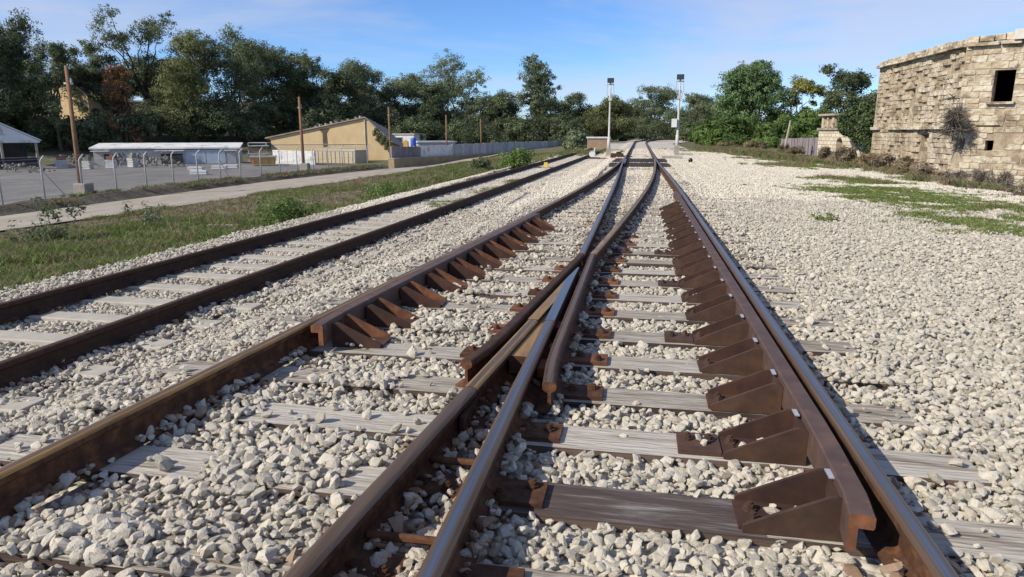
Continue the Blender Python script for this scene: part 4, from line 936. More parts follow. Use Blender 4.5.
arcs([([(826, 194), (870, 188), (905, 192), (950, 204), (990, 214), (1030, 222)], (.8, 1.1, 1.1, .8, .7)), ([(905, 215), (950, 221), (985, 226), (1040, 238)], (.5, .6, .7, .8)), ([(860, 197), (905, 203), (950, 210)], (.6, .6))],
     'grass_patch', 'bright green grass arc growing through the gravel right of the track', [0, 0, 1, 4, 4], 150, .75, .20)
arcs([([(822, 178), (850, 180), (886, 184)], (.7, .6)), ([(776, 164), (800, 166), (835, 169)], (1.0, .9)), ([(760, 158), (790, 160), (830, 164)], (1.2, 1.0)), ([(735, 152), (790, 155)], (1.4,)), ([(690, 150), (735, 153)], (1.4,)), ([(985, 207), (1030, 213)], (.3,)), ([(910, 176), (935, 180)], (.5,))],
     'grass_patch', 'thin green grass patches farther back along the gravel edge', [0, 1, 1, 4, 5], 110, 1.0, .36)
patches([(10.2, 22, 3, .7, -1.4), (10.9, 28, 3, .7, -1.3), (11.4, 34, 3.5, .9, -1.2), (10.4, 42, 4, 1.3, -1.5), (9.6, 52, 6, 1.8, -1.5), (8.5, 66, 8, 2.2, -1.55), (11.6, 24, 2.5, .5, -1.4), (12.4, 30, 3, .5, -1.35), (13.2, 40, 4, .7, -1.4)], 55, 2.2, 'dry_grass', 'tall straw grass fringing the foot of the ruins', [5, 5, 6, 3])
patches([(-4.6, 16.5, .5, .9, 0), (-4.2, 20, .5, 1.6, 0), (-4.35, 24.0, .35, .9, 0)], 70, .8, 'track_weeds', 'grey-green weeds growing between the siding rails', [2, 4, 6])
patches([(-6.2, 58, 2.5, 6, 0), (-7.5, 45, 1.6, 8, 0), (-9.5, 36, 1.6, 6, 0)], 20, 2.0, 'tall_weeds', 'tall weeds and straw beside the far end of the siding', [2, 3, 5])
bx_ = []
n = 2600; Y = 6 + 58 * rng.random(n) ** 1.3; X = np.interp(Y, [2, 45, 66], [-27.9, -27.5, -24.8]) + rng.normal(size=n) * .55
k = vn(X, Y, .5, 88) > .42; X, Y = X[k], Y[k]
spread('bank_weeds', X, Y, np.full(len(X), -1.80), rng.choice([3, 5, 6, 6], len(X)), rng.uniform(.7, 1.6, len(X)), 'dry weeds along the earth bank below the chain-link fence', 'weeds')
# single weeds and leafy plants
def plant(name, label, px, py, D, h, w, key='bright', base=None, n=26, per=40, leaf=.07):
    b0 = at(px, py, D); z = base if base is not None else g1(b0.x, b0.y); r = np.random.default_rng(int(px * 7 + py))
    c = np.stack([r.normal(size=n) * w * .32, r.normal(size=n) * w * .32, h * (.15 + .8 * r.random(n))], 1); v, f, t_ = leaves(c, np.full((n, 3), w * .22), per, leaf, int(px), -.2, 2.6)
    o = thing(name, label, 'plant', (b0.x, b0.y, z), group='weeds beside the tracks'); place('foliage', leaf_mesh('foliage', v, f, t_, LEAF[key]), o); mb = MB()
    for k in range(6): limb(mb, (0, 0, -.02), c[k], .012, .004, k, 3)
    mb.build('stem', Mt['bark'], o)
plant('weed', 'leafy green weed clump growing beside the siding ballast', 284, 205, 14.5, .72, .85, 'bright', n=60, per=34, leaf=.055)
plant('weed', 'sparse tall weed standing against the dirt road on the left', 55, 222, 17.0, 1.15, .8, 'euc', n=22, per=26)
plant('weed', 'low spreading weed left of the tall one at the road edge', 32, 226, 17.0, .6, .9, 'euc', n=16, per=22)
plant('weed', 'small grey weed at the road edge before the chain link fence', 147, 210, 20.0, .7, .8, 'euc', n=14, per=24)
plant('weed', 'bright green bush beside the far siding rail', 518, 156, 33.0, 1.2, 1.1, 'bright', n=50, leaf=.10)
plant('weed', 'dark weed at the road edge near the sheet fence', 481, 160, 38.0, .9, .9, 'euc', n=30, leaf=.10)
plant('weed', 'bright green weed clump where the grass meets the road', 388, 184, 24.0, .45, 1.2, 'bright', n=50, leaf=.06)
b0 = at(824, 233, 12.0); plant('weed', 'lone green tuft sprouting from the gravel right of the track', 824, 232, 11.6, .16, .28, 'grass', base=float(hb(2.95, 11.5)), n=14, per=24, leaf=.035)

# ------------------------------------------------------------------ yard: fence, poles, buildings
YZ = -2.02
fence = thing('chain_link_fence', 'grey chain-link fence with angled posts between dirt road and gravel yard', 'fence')
fy = np.arange(13.2, 76, 2.33); fx = np.interp(fy, [4, 29.4, 45.7, 66, 80], [-29.5, -29.1, -28.4, -26.0, -23.9])
pmsh = MB().tube([(0, 0, -.2), (0, 0, 1.78), (.06, 0, 1.88), (.26, 0, 2.08)], [.042, .04, .04, .036], 8).mesh('post', material('pale fence post', [(0.3, (.45, .45, .44)), (.7, (.58, .58, .57))], 3, .7), True)
wall_y0 = 66.0
fpts = [(x, y) for x, y in zip(fx, fy) if y < wall_y0]
for i, (x, y) in enumerate(fpts):
    p = place('post', pmsh, fence, (x, y, YZ + .22), rot=(random.uniform(-.03, .03), random.uniform(-.03, .03), random.uniform(-.2, .2)))
    if i in (2, 7, 13): MB().tube([(0, .05, 1.35), (0.1, 1.1, 0)], .025, 6).build('brace', Mt['galv'], p)
def wires(zs, rad, name):
    mb = MB()
    for z in zs: mb.tube([(x + (.2 if z > 1.9 else 0), y, YZ + .22 + z) for x, y in fpts], rad, 4)
    return mb.build(name, Mt['galv'], fence)
wires((.05, .9, 1.75, 1.92, 2.05), .006, 'wire')
mb = MB(); Lf = 0; c = .11; a0 = np.array(fpts[0]); a1 = np.array(fpts[-1])
seg = [0] + list(np.cumsum([np.linalg.norm(np.subtract(fpts[i + 1], fpts[i])) for i in range(len(fpts) - 1)])); tot = seg[-1]
def fat(s): return np.interp(s, seg, [p[0] for p in fpts]), np.interp(s, seg, [p[1] for p in fpts])
s = 0.0
while s < tot - 1.8:
    for dr in (1, -1):
        x0_, y0_ = fat(s); x1_, y1_ = fat(s + 1.7); z0_, z1_ = (.05, 1.75) if dr > 0 else (1.75, .05); e = .0042
        mb.add([(x0_, y0_, YZ + .22 + z0_ - e), (x1_, y1_, YZ + .22 + z1_ - e), (x1_ + .002, y1_, YZ + .22 + z1_ + e), (x0_ + .002, y0_, YZ + .22 + z0_ + e)], [(0, 1, 2, 3)])
    s += c
mb.build('netting', Mt['galv'], fence)
Mt['pole'] = material('brown wooden pole', [(0.3, (0.13, 0.065, 0.033)), (0.7, (0.27, 0.145, 0.075))], 2.5, .85, stretch=(4, 4, .4), bump=.3)
Mt['block'] = material('rough concrete block', [(0.3, (0.26, 0.23, 0.185)), (0.7, (0.42, 0.385, 0.32))], 3, .95, bump=.4)
def pole(px, top, pxb, pyb, D, label, rad=.13, block=False, group='wooden poles along the yard'):
    b0 = at(pxb, pyb, D); b0.z = YZ + .1; tp_ = at(px, top, D); o = thing('wooden_pole', label, 'pole', tuple(b0), group=group)
    PT_ = globals().setdefault('PTOPS', []); PT_.append(tp_ + Vector((0, .2, -.65)))
    v = tp_ - b0; MB().tube([(0, 0, -.3), tuple(v * .5), tuple(v)], [rad * 1.15, rad, rad * .8], 10).build('shaft', Mt['pole'], o, True)
    MB().box(tuple(v - Vector((0, 0, .9))), (.14, .5, .10)).tube([tuple(v + Vector((0, .2, -.85))), tuple(v + Vector((0, .2, -.62)))], .05, 8).build('insulator', Mt['galv'], o)
    if block: place('concrete_foot', bevel(MB().box((.10, .1, .30), (.68, .72, .75)).mesh('concrete_foot', Mt['block']), .04), o, None, .1)
    return o
pole(66, 66, 81.5, 193, 36.5, 'leaning orange-brown wooden pole on a concrete block near the left edge', .115, True)
pole(299, 97, 304, 171, 60, 'brown wooden pole on a concrete block before the tan warehouse', .125, True)
pole(388.5, 107, 391, 164, 78, 'wooden pole at the right corner of the tan warehouse', .11)
pole(446, 115, 447, 160, 92, 'wooden pole behind the metal sheet fence, left one', .11)
pole(480.5, 119, 481.5, 154, 108, 'wooden pole behind the metal sheet fence, middle one', .11)
pole(504, 122, 505, 152, 122, 'farthest wooden pole behind the metal sheet fence', .11)

def sag(a_, b_, d_, n_=12): return [tuple(a_.lerp(b_, k / n_) - Vector((0, 0, 4 * d_ * (k / n_) * (1 - k / n_)))) for k in range(n_ + 1)]
PTOPS.insert(0, PTOPS[0] + (PTOPS[0] - PTOPS[1]) * .8)
Mt['black0'] = material('black cable', [(0.3, (0.015, 0.015, 0.016)), (0.7, (0.03, 0.03, 0.03))], 2, .6)
wo = thing('overhead_wire', 'thin dark cable strung along the wooden poles of the yard', 'cable'); mb = MB()
for a_, b_ in zip(PTOPS[:-1], PTOPS[1:]): mb.tube(sag(a_, b_, .5), .012, 4)
mb.build('cable', Mt['black0'], wo)
Mt['white'] = material('white painted metal', [(0.3, (0.58, 0.58, 0.57)), (0.7, (0.73, 0.73, 0.72))], 1.2, .6, spots=(1.3, .55, (.40, .385, .35)))
Mt['pale'] = material('pale stained render', [(0.3, (0.42, 0.41, 0.385)), (0.7, (0.60, 0.585, 0.55))], 1.0, .9, spots=(.9, .58, (.28, .26, .23)))
Mt['tan'] = material('tan rendered wall', [(0.3, (0.50, 0.365, 0.195)), (0.7, (0.62, 0.47, 0.265))], .8, .9, spots=(1.4, .66, (.33, .25, .15), (1, 1, .25)))
Mt['shaderoof'] = material('interior shade and dark roof', [(0.3, (0.02, 0.02, 0.02)), (0.7, (0.05, 0.047, 0.043))], 1, .9)  # near-black painted in for interior shade; also colours the dark house roof
Mt['roofgrey'] = material('weathered roof sheet', [(0.3, (0.20, 0.16, 0.12)), (0.7, (0.36, 0.31, 0.26))], 1.4, .8)
Mt['glass'] = material('dark window glass', [(0.3, (0.02, 0.024, 0.03)), (0.7, (0.05, 0.055, 0.06))], 1, .15)
Mt['bluepale'] = material('pale blue sheet', [(0.3, (0.36, 0.45, 0.54)), (0.7, (0.52, 0.60, 0.67))], 1.5, .7, spots=(1.1, .55, (.34, .36, .37)))
Mt['yellow'] = material('yellow skip paint', [(0.3, (0.44, 0.24, 0.045)), (0.7, (0.58, 0.345, 0.08))], 1.5, .7, spots=(2, .64, (.24, .12, .05)))
Mt['red'] = material('faded red paint', [(0.3, (0.19, 0.075, 0.05)), (0.7, (0.28, 0.12, 0.085))], 2, .8)
Mt['blue'] = material('blue plastic', [(0.3, (0.03, 0.08, 0.42)), (0.7, (0.05, 0.12, 0.55))], 2, .5)
Mt['sheetfence'] = material('grey sheet metal', [(0.3, (0.30, 0.31, 0.32)), (0.7, (0.46, 0.47, 0.48))], 1.4, .6, metal=.2, rnd=.35)
Mt['purple'] = material('purplish grey sheet', [(0.3, (0.15, 0.125, 0.135)), (0.7, (0.25, 0.21, 0.22))], 1.4, .7, rnd=.2)
Mt['rubble'] = material('mixed rubble', [(0.25, (0.10, 0.09, 0.075)), (0.55, (0.23, 0.21, 0.17)), (0.8, (0.40, 0.37, 0.31))], 2.4, .95, rnd=.4)
def frame(pxa, pxb, Da, Db, pya=165):                       # local frame along a facade
    a, b_ = flat(pxa, Da), flat(pxb, Db); L_ = np.linalg.norm(b_ - a); return a, L_, math.atan2(b_[1] - a[1], b_[0] - a[0])
def zpx(px, py, D): return at(px, py, D).z - YZ
# white-roofed open shed at the left edge
a, L_, an = frame(-40, 35, 62, 66); o = thing('open_shed', 'open shed with bright white metal roof at the left picture edge', 'building', (*a, YZ), an)
zr = zpx(35, 141, 66); zp = zr + 2.4
MB().add([(-.4, -.4, zp + 1.0), (L_ + .3, -.4, zr), (L_ + .3, 9, zr), (-.4, 9, zp + 1.0), (-.4, -.4, zp + 1.12), (L_ + .3, -.4, zr + .12), (L_ + .3, 9, zr + .12), (-.4, 9, zp + 1.12)], [(0, 1, 2, 3), (7, 6, 5, 4), (0, 4, 5, 1), (1, 5, 6, 2), (2, 6, 7, 3), (3, 7, 4, 0)]).build('roof', Mt['white'], o)
MB().prism([(-.4, zr - .15), (L_ + .2, zr - .15), (L_ + .2, zr - .02), (-.4, zp + .95)], -.36, -.26, 'y').build('gable_sheet', Mt['white'], o)
for x in (.2, L_ * .5, L_ - .1): MB().box((x, 0, zr / 2), (.2, .2, zr)).build('post', Mt['block'], o)
MB().box((L_ / 2, 5.0, zr / 2), (L_, .2, zr)).box((-.2, 2.5, zr / 2), (.2, 4.8, zr)).build('wall', Mt['shaderoof'], o)  # back and side walls coloured dark to paint the shed's inner shade
MB().box((L_ / 2, .15, .55), (L_ * .95, .5, .9)).build('low_wall', Mt['shaderoof'], o)  # low wall darkened in colour for the shade under the roof
# long white shed
a, L_, an = frame(90, 237, 72, 76); o = thing('long_shed', 'long low white shed with sloping white roof behind the gravel yard', 'building', (*a, YZ), an)
zt = zpx(90, 148.5, 72); zr = zpx(160, 143, 74)
MB().add([(-.3, -.2, zt - .1), (L_ + .2, -.2, zt - .1), (L_ + .2, 4, zt + .35), (-.3, 4, zt + .35), (-.3, -.2, zt + .06), (L_ + .2, -.2, zt + .06), (L_ + .2, 4, zt + .5), (-.3, 4, zt + .5)], [(0, 1, 2, 3), (7, 6, 5, 4), (0, 4, 5, 1), (1, 5, 6, 2), (2, 6, 7, 3), (3, 7, 4, 0)]).build('roof', Mt['white'], o)
MB().box((L_ / 2, .2, zt / 2 - .1), (L_, .3, zt - .2)).box((L_ / 2, 4.0, zt / 2), (L_, .2, zt)).box((.1, 2, zt / 2), (.2, 3.6, zt)).box((L_ - .1, 2, zt / 2), (.2, 3.6, zt)).build('wall', Mt['pale'], o)
for x0, x1 in ((.07, .16), (.45, .60)): MB().box((L_ * (x0 + x1) / 2, .0, zt * .33), (L_ * (x1 - x0), .12, zt * .62)).build('bay_shade', Mt['shaderoof'], o)  # solid dark slabs on the wall, painting the shade of open bays
for x0, x1 in ((.0, .12), (.42, .62), (.90, .99)): MB().box((L_ * (x0 + x1) / 2, -.55, zt * .84), (L_ * (x1 - x0), 1.0, .08)).build('awning', Mt['white'], o)
for x0, x1 in ((.62, .76), (.765, .90)): MB().box((L_ * (x0 + x1) / 2, -.02, zt * .38), (L_ * (x1 - x0), .1, zt * .72)).build('wall_panel', Mt['bluepale'], o)
MB().box((L_ * .945, -.02, zt * .36), (.9, .1, zt * .7)).build('door', Mt['galv'], o)
# tan warehouse
a, L_, an = frame(270, 366, 82, 80.5); o = thing('warehouse', 'tan rendered warehouse with sloping gable roof and dark drip stain', 'building', (*a, YZ), an)
z0_, z1_ = zpx(270, 138, 82), zpx(366, 118.5, 80.5); z2_ = zpx(390, 141, 83); L2 = 28 * 82 / FPX
ca_, sa_ = math.cos(-an), math.sin(-an); dC = flat(389.5, 80.2) - a; Cx, Cy = dC[0] * ca_ - dC[1] * sa_, dC[0] * sa_ + dC[1] * ca_
base_ = [(0, 0), (L_, 0), (Cx, Cy), (Cx, Cy + 7), (L_, 7), (0, 7)]; tz_ = [z0_, z1_, z2_, z2_ - 1.1, z1_ - 1.1, z0_ - 1.1]; L2 = Cx - L_
MB().add([(x, y, 0) for x, y in base_] + [(x, y, z) for (x, y), z in zip(base_, tz_)], [(0, 1, 4, 5), (1, 2, 3, 4), (6, 11, 10, 7), (7, 10, 9, 8), (0, 1, 7, 6), (1, 2, 8, 7), (2, 3, 9, 8), (3, 4, 10, 9), (4, 5, 11, 10), (5, 0, 6, 11)]).build('wall', Mt['tan'], o)
def roofpl(q):
    MB().add([(x, y, z + .03) for x, y, z in q] + [(x, y, z + .16) for x, y, z in q], [(0, 1, 2, 3), (7, 6, 5, 4), (0, 1, 5, 4), (1, 2, 6, 5), (2, 3, 7, 6), (3, 0, 4, 7)]).build('roof', Mt['roofgrey'], o)
roofpl([(-.6, -.25, z0_ - .1), (L_, -.25, z1_ + .04), (L_, 7.2, z1_ - 1.12), (-.6, 7.2, z0_ - 1.24)]); roofpl([(L_ + .01, -.25, z1_ + .04), (Cx + .35, Cy - .2, z2_ - .2), (Cx + .35, Cy + 7.2, z2_ - 1.3), (L_ + .01, 7.2, z1_ - 1.12)])
MB().tube([(L_ - .1, -.08, 0), (L_ - .1, -.08, z1_ - .1)], .06, 8).build('downpipe', Mt['pale'], o)
MB().tube([(0, -.03, z0_ * .72), (L_, -.03, z0_ * .75)], .03, 6).build('wall_cable', Mt['galv'], o)
for k in range(9): MB().box((L_ * (.46 + .06 * k + random.uniform(-.02, .02)), .3 + random.uniform(-.1, .3), z0_ + (z1_ - z0_) * (.46 + .06 * k) + .32), (random.uniform(.15, .4), .3, random.uniform(.08, .3)), random.random()).build('roof_stone', Mt['block'], o)
MB().prism([(L_ * .55, z0_ * .62), (L_ * .60, z0_ * .62), (L_ * .595, z0_ * 1.2), (L_ * .63, z0_ * 1.42), (L_ * .52, z0_ * 1.36), (L_ * .55, z0_ * 1.2)], -.02, -.005, 'y').build('drip_stain', material('black drip stain', [(.3, (.05, .04, .028)), (.7, (.13, .105, .065))], 2, .9), o)
v, f, t_ = leaves(np.array([[Cx - .1 - L2 * .6 * k / 14, Cy * (1 - .6 * k / 14) - .25, z2_ + (z1_ - z2_) * k / 14 * .6 - .35 * (k % 4)] for k in range(15)]), np.full((15, 3), .26), 40, .16, 4); place('creeper', leaf_mesh('creeper', v, f, t_, LEAF['ivy']), o)
MB().box((-1.2, -.4, z0_ - .55), (2.2, 1.4, .07)).build('awning', Mt['galv'], o)
# panel screens and yard clutter
def panel_row(px0, px1, D0, D1, ytop, label, mat_, name, n, zb=0., cat='fence', th=.06, gap=.03, jit=.03):
    a, L_, an = frame(px0, px1, D0, D1); o = thing(name, label, cat, (*a, YZ + zb), an); h0, h1 = zpx(px0, ytop[0], D0) - zb, zpx(px1, ytop[1], D1) - zb
    for k in range(n):
        w = L_ / n; hh = h0 + (h1 - h0) * (k + .5) / n + random.uniform(-jit, jit); MB().box(((k + .5) * w, random.uniform(-.02, .02), hh / 2), (w - gap, th, hh)).build('panel', mat_, o)
    for k in range(0, n + 1, max(1, n // 8)): MB().box((k * L_ / n, .08, h0 / 2), (.07, .07, h0)).build('post', Mt['galv'], o)
    return o
panel_row(271, 313, 75.5, 72.5, (150, 151), 'white corrugated panel screen in front of the tan warehouse', Mt['white'], 'panel_screen', 14)
o = thing('container', 'beige container against the tan warehouse wall', 'container', (*flat(314, 76.5), YZ), frame(314, 353, 76.5, 74.5)[2]); Lc = frame(314, 353, 76.5, 74.5)[1]; hc = zpx(333, 150.5, 77)
MB().box((Lc / 2, 1.2, hc / 2), (Lc, 2.3, hc)).build('body', material('beige container paint', [(.3, (.46, .38, .25)), (.7, (.55, .46, .32))], 1, .8), o); MB().box((Lc / 2, 1.2, hc + .05), (Lc + .15, 2.4, .12)).build('roof', Mt['pale'], o)
for k in range(9): MB().box((Lc * (k + .5) / 9, .02, hc / 2), (.10, .06, hc * .9)).build('rib', Mt['pale'] if k == 8 else o.children[0].data.materials[0], o)
panel_row(353, 362, 76, 76.5, (152, 152), 'short grey sheet screen right of the beige container', Mt['purple'], 'sheet_screen', 2)
o = thing('skip', 'yellow metal skip on the gravel yard beside the white screen', 'skip', (*flat(249, 70), YZ), .5); hc = zpx(255, 157, 70)
MB().add([(0, 0, .15), (2.3, 0, .15), (2.3, 1.6, .15), (0, 1.6, .15), (-.15, -.1, hc), (2.45, -.1, hc), (2.45, 1.7, hc), (-.15, 1.7, hc)], [(0, 1, 2, 3), (0, 1, 5, 4), (1, 2, 6, 5), (2, 3, 7, 6), (3, 0, 4, 7)]).build('body', Mt['yellow'], o)
MB().box((1.15, -.12, hc), (2.75, .12, .12)).box((1.15, 1.72, hc), (2.75, .12, .12)).build('rim', Mt['pale'], o)
for k in range(4): MB().box((.2 + .63 * k, -.09, hc / 2), (.1, .1, hc * .8)).build('rib', Mt['yellow'], o)
o = thing('stacked_frames', 'faded red frames stacked behind the yellow skip', 'frames', (*flat(246, 76), YZ), .5)
for k in range(5): MB().box((1.0 + .05 * k, 0, .25 + .42 * k), (2.2, 1.2, .10)).box((.1, 0, .42 + .42 * k), (.1, 1.1, .3)).box((2.0, 0, .42 + .42 * k), (.1, 1.1, .3)).build('frame', Mt['red'] if k % 2 else Mt['pale'], o)
cl = [(57, 160, 66, .8, 'pale block stack topped with reddish bricks behind the leaning pole', 'pale', 'red'), (83, 161, 64, .7, 'small pale block stack beside the foot of the leaning pole', 'pale', 'rubble'), (107, 160, 66, .8, 'white block stack with a rust-red top before the long shed', 'white', 'red'), (129, 158, 68, .75, 'tall cream block stack before the long shed', 'pale', 'rubble')]
for px, top, D, w, lab, m1, m2 in cl:
    a = flat(px, D); h = zpx(px, top, D); o = thing('block_stack', lab, 'blocks', (*a, YZ), random.uniform(-.2, .4), 'block stacks in the yard')
    for k in range(4): bevel_me = MB().box((random.uniform(-.04, .04), 0, h * (k + .5) / 4), (w, w * .9, h / 4 - .03)).build('block', Mt[m1], o)
    MB().box((0, 0, h + .16), (w * .8, w * .7, .3)).box((.15, 0, h + .4), (w * .4, w * .5, .2)).build('top_piece', Mt[m2], o)
def heap(px, D, w, h, label, seed):
    r = np.random.default_rng(seed); a = flat(px, D); o = thing('rubble_heap', label, 'rubble', (*a, YZ), 0, 'rubble heaps in the yard')
    for k in range(60):
        q = r.normal(size=2) * w * .3; z = max(0, h * (1 - (np.linalg.norm(q) / (w * .6)) ** 1.4)) * r.uniform(.5, 1); s = r.uniform(.09, .20); place('rubble_piece', SMB[k % len(SMB)], o, (q[0], q[1] * .6, z), rot=tuple(r.uniform(0, 3, 3)), scale=s)
SMB = []
for me in SM[:6]:
    c = me.copy(); c.materials.clear(); c.materials.append(Mt['rubble']); SMB.append(c)
heap(158, 68, 4.4, 1.5, 'large rubble heap under the long shed awning', 3); heap(118, 70, 2.6, 1.5, 'small rubble heap left of the large one', 4); heap(140, 71, 2.4, 1.6, 'brownish rubble heap between two block stacks', 5); heap(72, 72, 4.2, 1.1, 'rubble heap left of the long shed', 6); heap(12, 60, 5, .8, 'low rubble heap in front of the white-roofed shed', 8)
for px, py, D, lab in ((192, 168, 62, 'white plank stack lying farthest left before the blue panels'), (216, 166.5, 64, 'white box on the yard below the blue panels'), (228, 167, 66, 'white plank stack lying right of the white box'), (195, 173, 56, 'small pale crate nearest the fence in the yard')):
    a = flat(px, D); o = thing('crate', lab, 'crate', (*a, YZ), .3, 'small white crates in the yard')
    for k in range(2): MB().box((0, 0, .10 + .17 * k), (1.3, .7, .14)).build('board', Mt['white'], o)
# pale house, blue drum, grey shed and sheet fence right of the warehouse
a, L_, an = frame(385, 413.5, 100, 99); o = thing('small_house', 'small white flat-roofed house behind the sheet fence', 'building', (*a, YZ), an); hc = zpx(400, 134.5, 99)
MB().box((L_ / 2, 2.5, hc / 2), (L_, 5, hc)).build('wall', Mt['white'], o); w_ = MB().box((L_ * .5, -.02, hc * .72), (1.0, .1, 1.1)).build('window', Mt['white'], o); MB().box((L_ * .5, -.09, hc * .72), (.8, .05, .9)).build('pane', Mt['glass'], w_); MB().box((L_ / 2, 2.5, hc + .06), (L_ + .3, 5.3, .14)).build('roof', Mt['pale'], o)
a = flat(413, 74); zz = zpx(413, 147, 74)
o = thing('plastic_barrel', 'blue plastic barrel standing above the sheet fence', 'barrel', (*a, YZ + zz)); MB().tube([(0, 0, 0), (0, 0, .08), (0, 0, .9), (0, 0, .98)], [.26, .30, .30, .25], 14).build('body', Mt['blue'], o, True); MB().tube([(0, 0, .3), (0, 0, .36)], .315, 14).tube([(0, 0, .62), (0, 0, .68)], .315, 14).build('hoop', Mt['blue'], o)
o = thing('yellow_canister', 'yellow canister beside the blue barrel', 'canister', (*flat(405.5, 74), YZ + zz)); MB().box((0, 0, .3), (.5, .35, .6)).box((0, 0, .68), (.25, .12, .12)).build('body', Mt['yellow'], o)
MB().box((0, 0, .62), (.3, .1, .04)).build('handle', Mt['yellow'], o)
o = thing('scaffold', 'low timber platform carrying the blue barrel', 'platform', (*flat(410, 74), YZ), .4); MB().box((0, 0, zz - .06), (3.0, 1.4, .1)).build('deck', Mt['pole'], o)
for x in (-1.4, 1.4):
    for y in (-.6, .6): MB().box((x, y, zz / 2 - .06), (.1, .1, zz - .1)).build('leg', Mt['pole'], o)
a, L_, an = frame(418, 455, 92, 94); o = thing('grey_shed', 'long grey metal shed with white roof edge behind the sheet fence', 'building', (*a, YZ), an); hc = zpx(440, 142.5, 93)
MB().box((L_ / 2, 2, hc / 2), (L_, 4, hc)).build('wall', Mt['galv'], o); MB().box((L_ / 2, 2, hc + .08), (L_ + .4, 4.4, .18)).build('roof', Mt['white'], o)
for k in range(12): MB().box((L_ * (k + .5) / 12, -.02, hc / 2), (.08, .06, hc * .96)).build('rib', Mt['galv'], o)
panel_row(391, 420, 66, 70, (146.5, 146.5), 'purplish-grey sheet fence standing on the low wall corner', Mt['purple'], 'sheet_fence', 9, .9)
panel_row(420, 452, 70, 75, (146, 145), 'pale sheet metal fence in front of the grey shed', Mt['white'], 'sheet_fence', 10, .9)
panel_row(452, 520, 75, 88, (144.2, 141.8), 'long grey sheet metal fence of narrow panels along the road', Mt['sheetfence'], 'sheet_fence', 26, .9)
panel_row(520, 566, 88, 100, (141.8, 140.5), 'far end of the grey sheet metal fence under the trees', Mt['sheetfence'], 'sheet_fence', 16, .9)
# low rendered wall with a lit corner, under the sheet fence
w_ = thing('low_wall', 'low tan retaining wall with square end along the road', 'wall', (*flat(391.5, 65.5), YZ), frame(391.5, 566, 65.5, 99.5)[2]); Lw = frame(391.5, 566, 65.5, 99.5)[1]
MB().box((Lw / 2, .18, .45), (Lw, .7, .9)).build('wall', material('brown low wall', [(.3, (.22, .165, .09)), (.7, (.34, .265, .155))], 1.2, .9), w_); MB().box((Lw / 2, .18, .93), (Lw + .06, .78, .06)).build('coping', Mt['block'], w_)
# house on the wooded hill
a, L_, an = frame(39, 92, 92, 90); zh = at(66, 116, 91).z; o = thing('hillside_house', 'tan house with dark roof half hidden by trees on the hill', 'building', (*a, zh - 2), an); hw = at(66, 92, 91).z - zh + 2; hr = at(80, 82, 91).z - zh + 2
MB().prism([(0, 0), (L_, 0), (L_, hw * .88), (L_ * .72, hr), (0, hw)], 0, 6, 'y').build('wall', Mt['tan'], o)
MB().add([(-.4, -.4, hw + .02), (L_ * .72, -.4, hr + .05), (L_ * .72, 6.3, hr + .05), (-.4, 6.3, hw + .02), (-.4, -.4, hw + .2), (L_ * .72, -.4, hr + .25), (L_ * .72, 6.3, hr + .25), (-.4, 6.3, hw + .2)], [(0, 1, 2, 3), (7, 6, 5, 4), (0, 4, 5, 1), (1, 5, 6, 2), (2, 6, 7, 3), (3, 7, 4, 0)]).build('roof', Mt['shaderoof'], o)
MB().add([(L_ * .722, -.4, hr + .05), (L_ + .4, -.4, hw * .85), (L_ + .4, 6.3, hw * .85), (L_ * .722, 6.3, hr + .05), (L_ * .722, -.4, hr + .25), (L_ + .4, -.4, hw * .85 + .2), (L_ + .4, 6.3, hw * .85 + .2), (L_ * .722, 6.3, hr + .25)], [(0, 1, 2, 3), (7, 6, 5, 4), (0, 4, 5, 1), (1, 5, 6, 2), (2, 6, 7, 3), (3, 7, 4, 0)]).build('roof', Mt['shaderoof'], o)
MB().box((L_ * .86, -.02, hw * .62), (.9, .1, 1.1)).build('window', Mt['glass'], o)

# ------------------------------------------------------------------ along the track
Mt['mast'] = material('pale concrete mast', [(0.3, (0.40, 0.39, 0.365)), (0.7, (0.54, 0.525, 0.49))], 2, .8)
Mt['black'] = material('black enamel', [(0.3, (0.012, 0.012, 0.014)), (0.7, (0.03, 0.03, 0.032))], 2, .4)
def mast(px, top, pyb, D, label, box=False):
    b0 = at(px, pyb, D); z = float(hb(b0.x, b0.y)); h = at(px, top, D).z - z; o = thing('floodlight_mast', label, 'mast', (b0.x, b0.y, z), group='floodlight masts beside the track')
    MB().tube([(0, 0, 0), (0, 0, 1.3), (0, 0, 1.32), (0, 0, h * .75), (0, 0, h - .3)], [.12, .11, .075, .06, .05], 12).build('shaft', Mt['mast'], o, True)
    MB().box((0, 0, .25), (.34, .34, .7)).build('concrete_foot', Mt['block'], o)
    hd = MB().box((0, -.02, h - .15), (.46, .30, .32)).build('floodlight', Mt['black'], o); MB().box((0, -.18, h - .15), (.40, .02, .26)).build('lens', Mt['glass'], hd)
    MB().box((0, 0, h - .42), (.5, .10, .07)).build('crossbar', Mt['galv'], o)
    for s in (-1, 1): MB().tube([(s * .22, 0, h - .4), (s * .25, 0, h - 1.0), (s * .1, 0, h - 1.5)], .018, 6).build('stay', Mt['galv'], o)
    MB().box((0, 0, h - 1.45), (.24, .24, .2)).build('junction_box', Mt['mast'], o)
    if box: MB().box((-.26, -.1, h * .40), (.34, .22, .55)).build('cabinet', Mt['white'], o); MB().box((-.1, 0, h * .38), (.2, .08, .08)).build('cabinet_arm', Mt['galv'], o)
mast(608.5, 79.5, 152.5, 50, 'slim floodlight mast left of the track'); mast(676.5, 76, 153.5, 46, 'floodlight mast with white cabinet right of the track', True)
b0 = at(598, 150, 68); o = thing('buffer_block', 'red brick buffer block with white cap at the end of the siding', 'buffer stop', (b0.x, b0.y, ZA), YAW * .6)
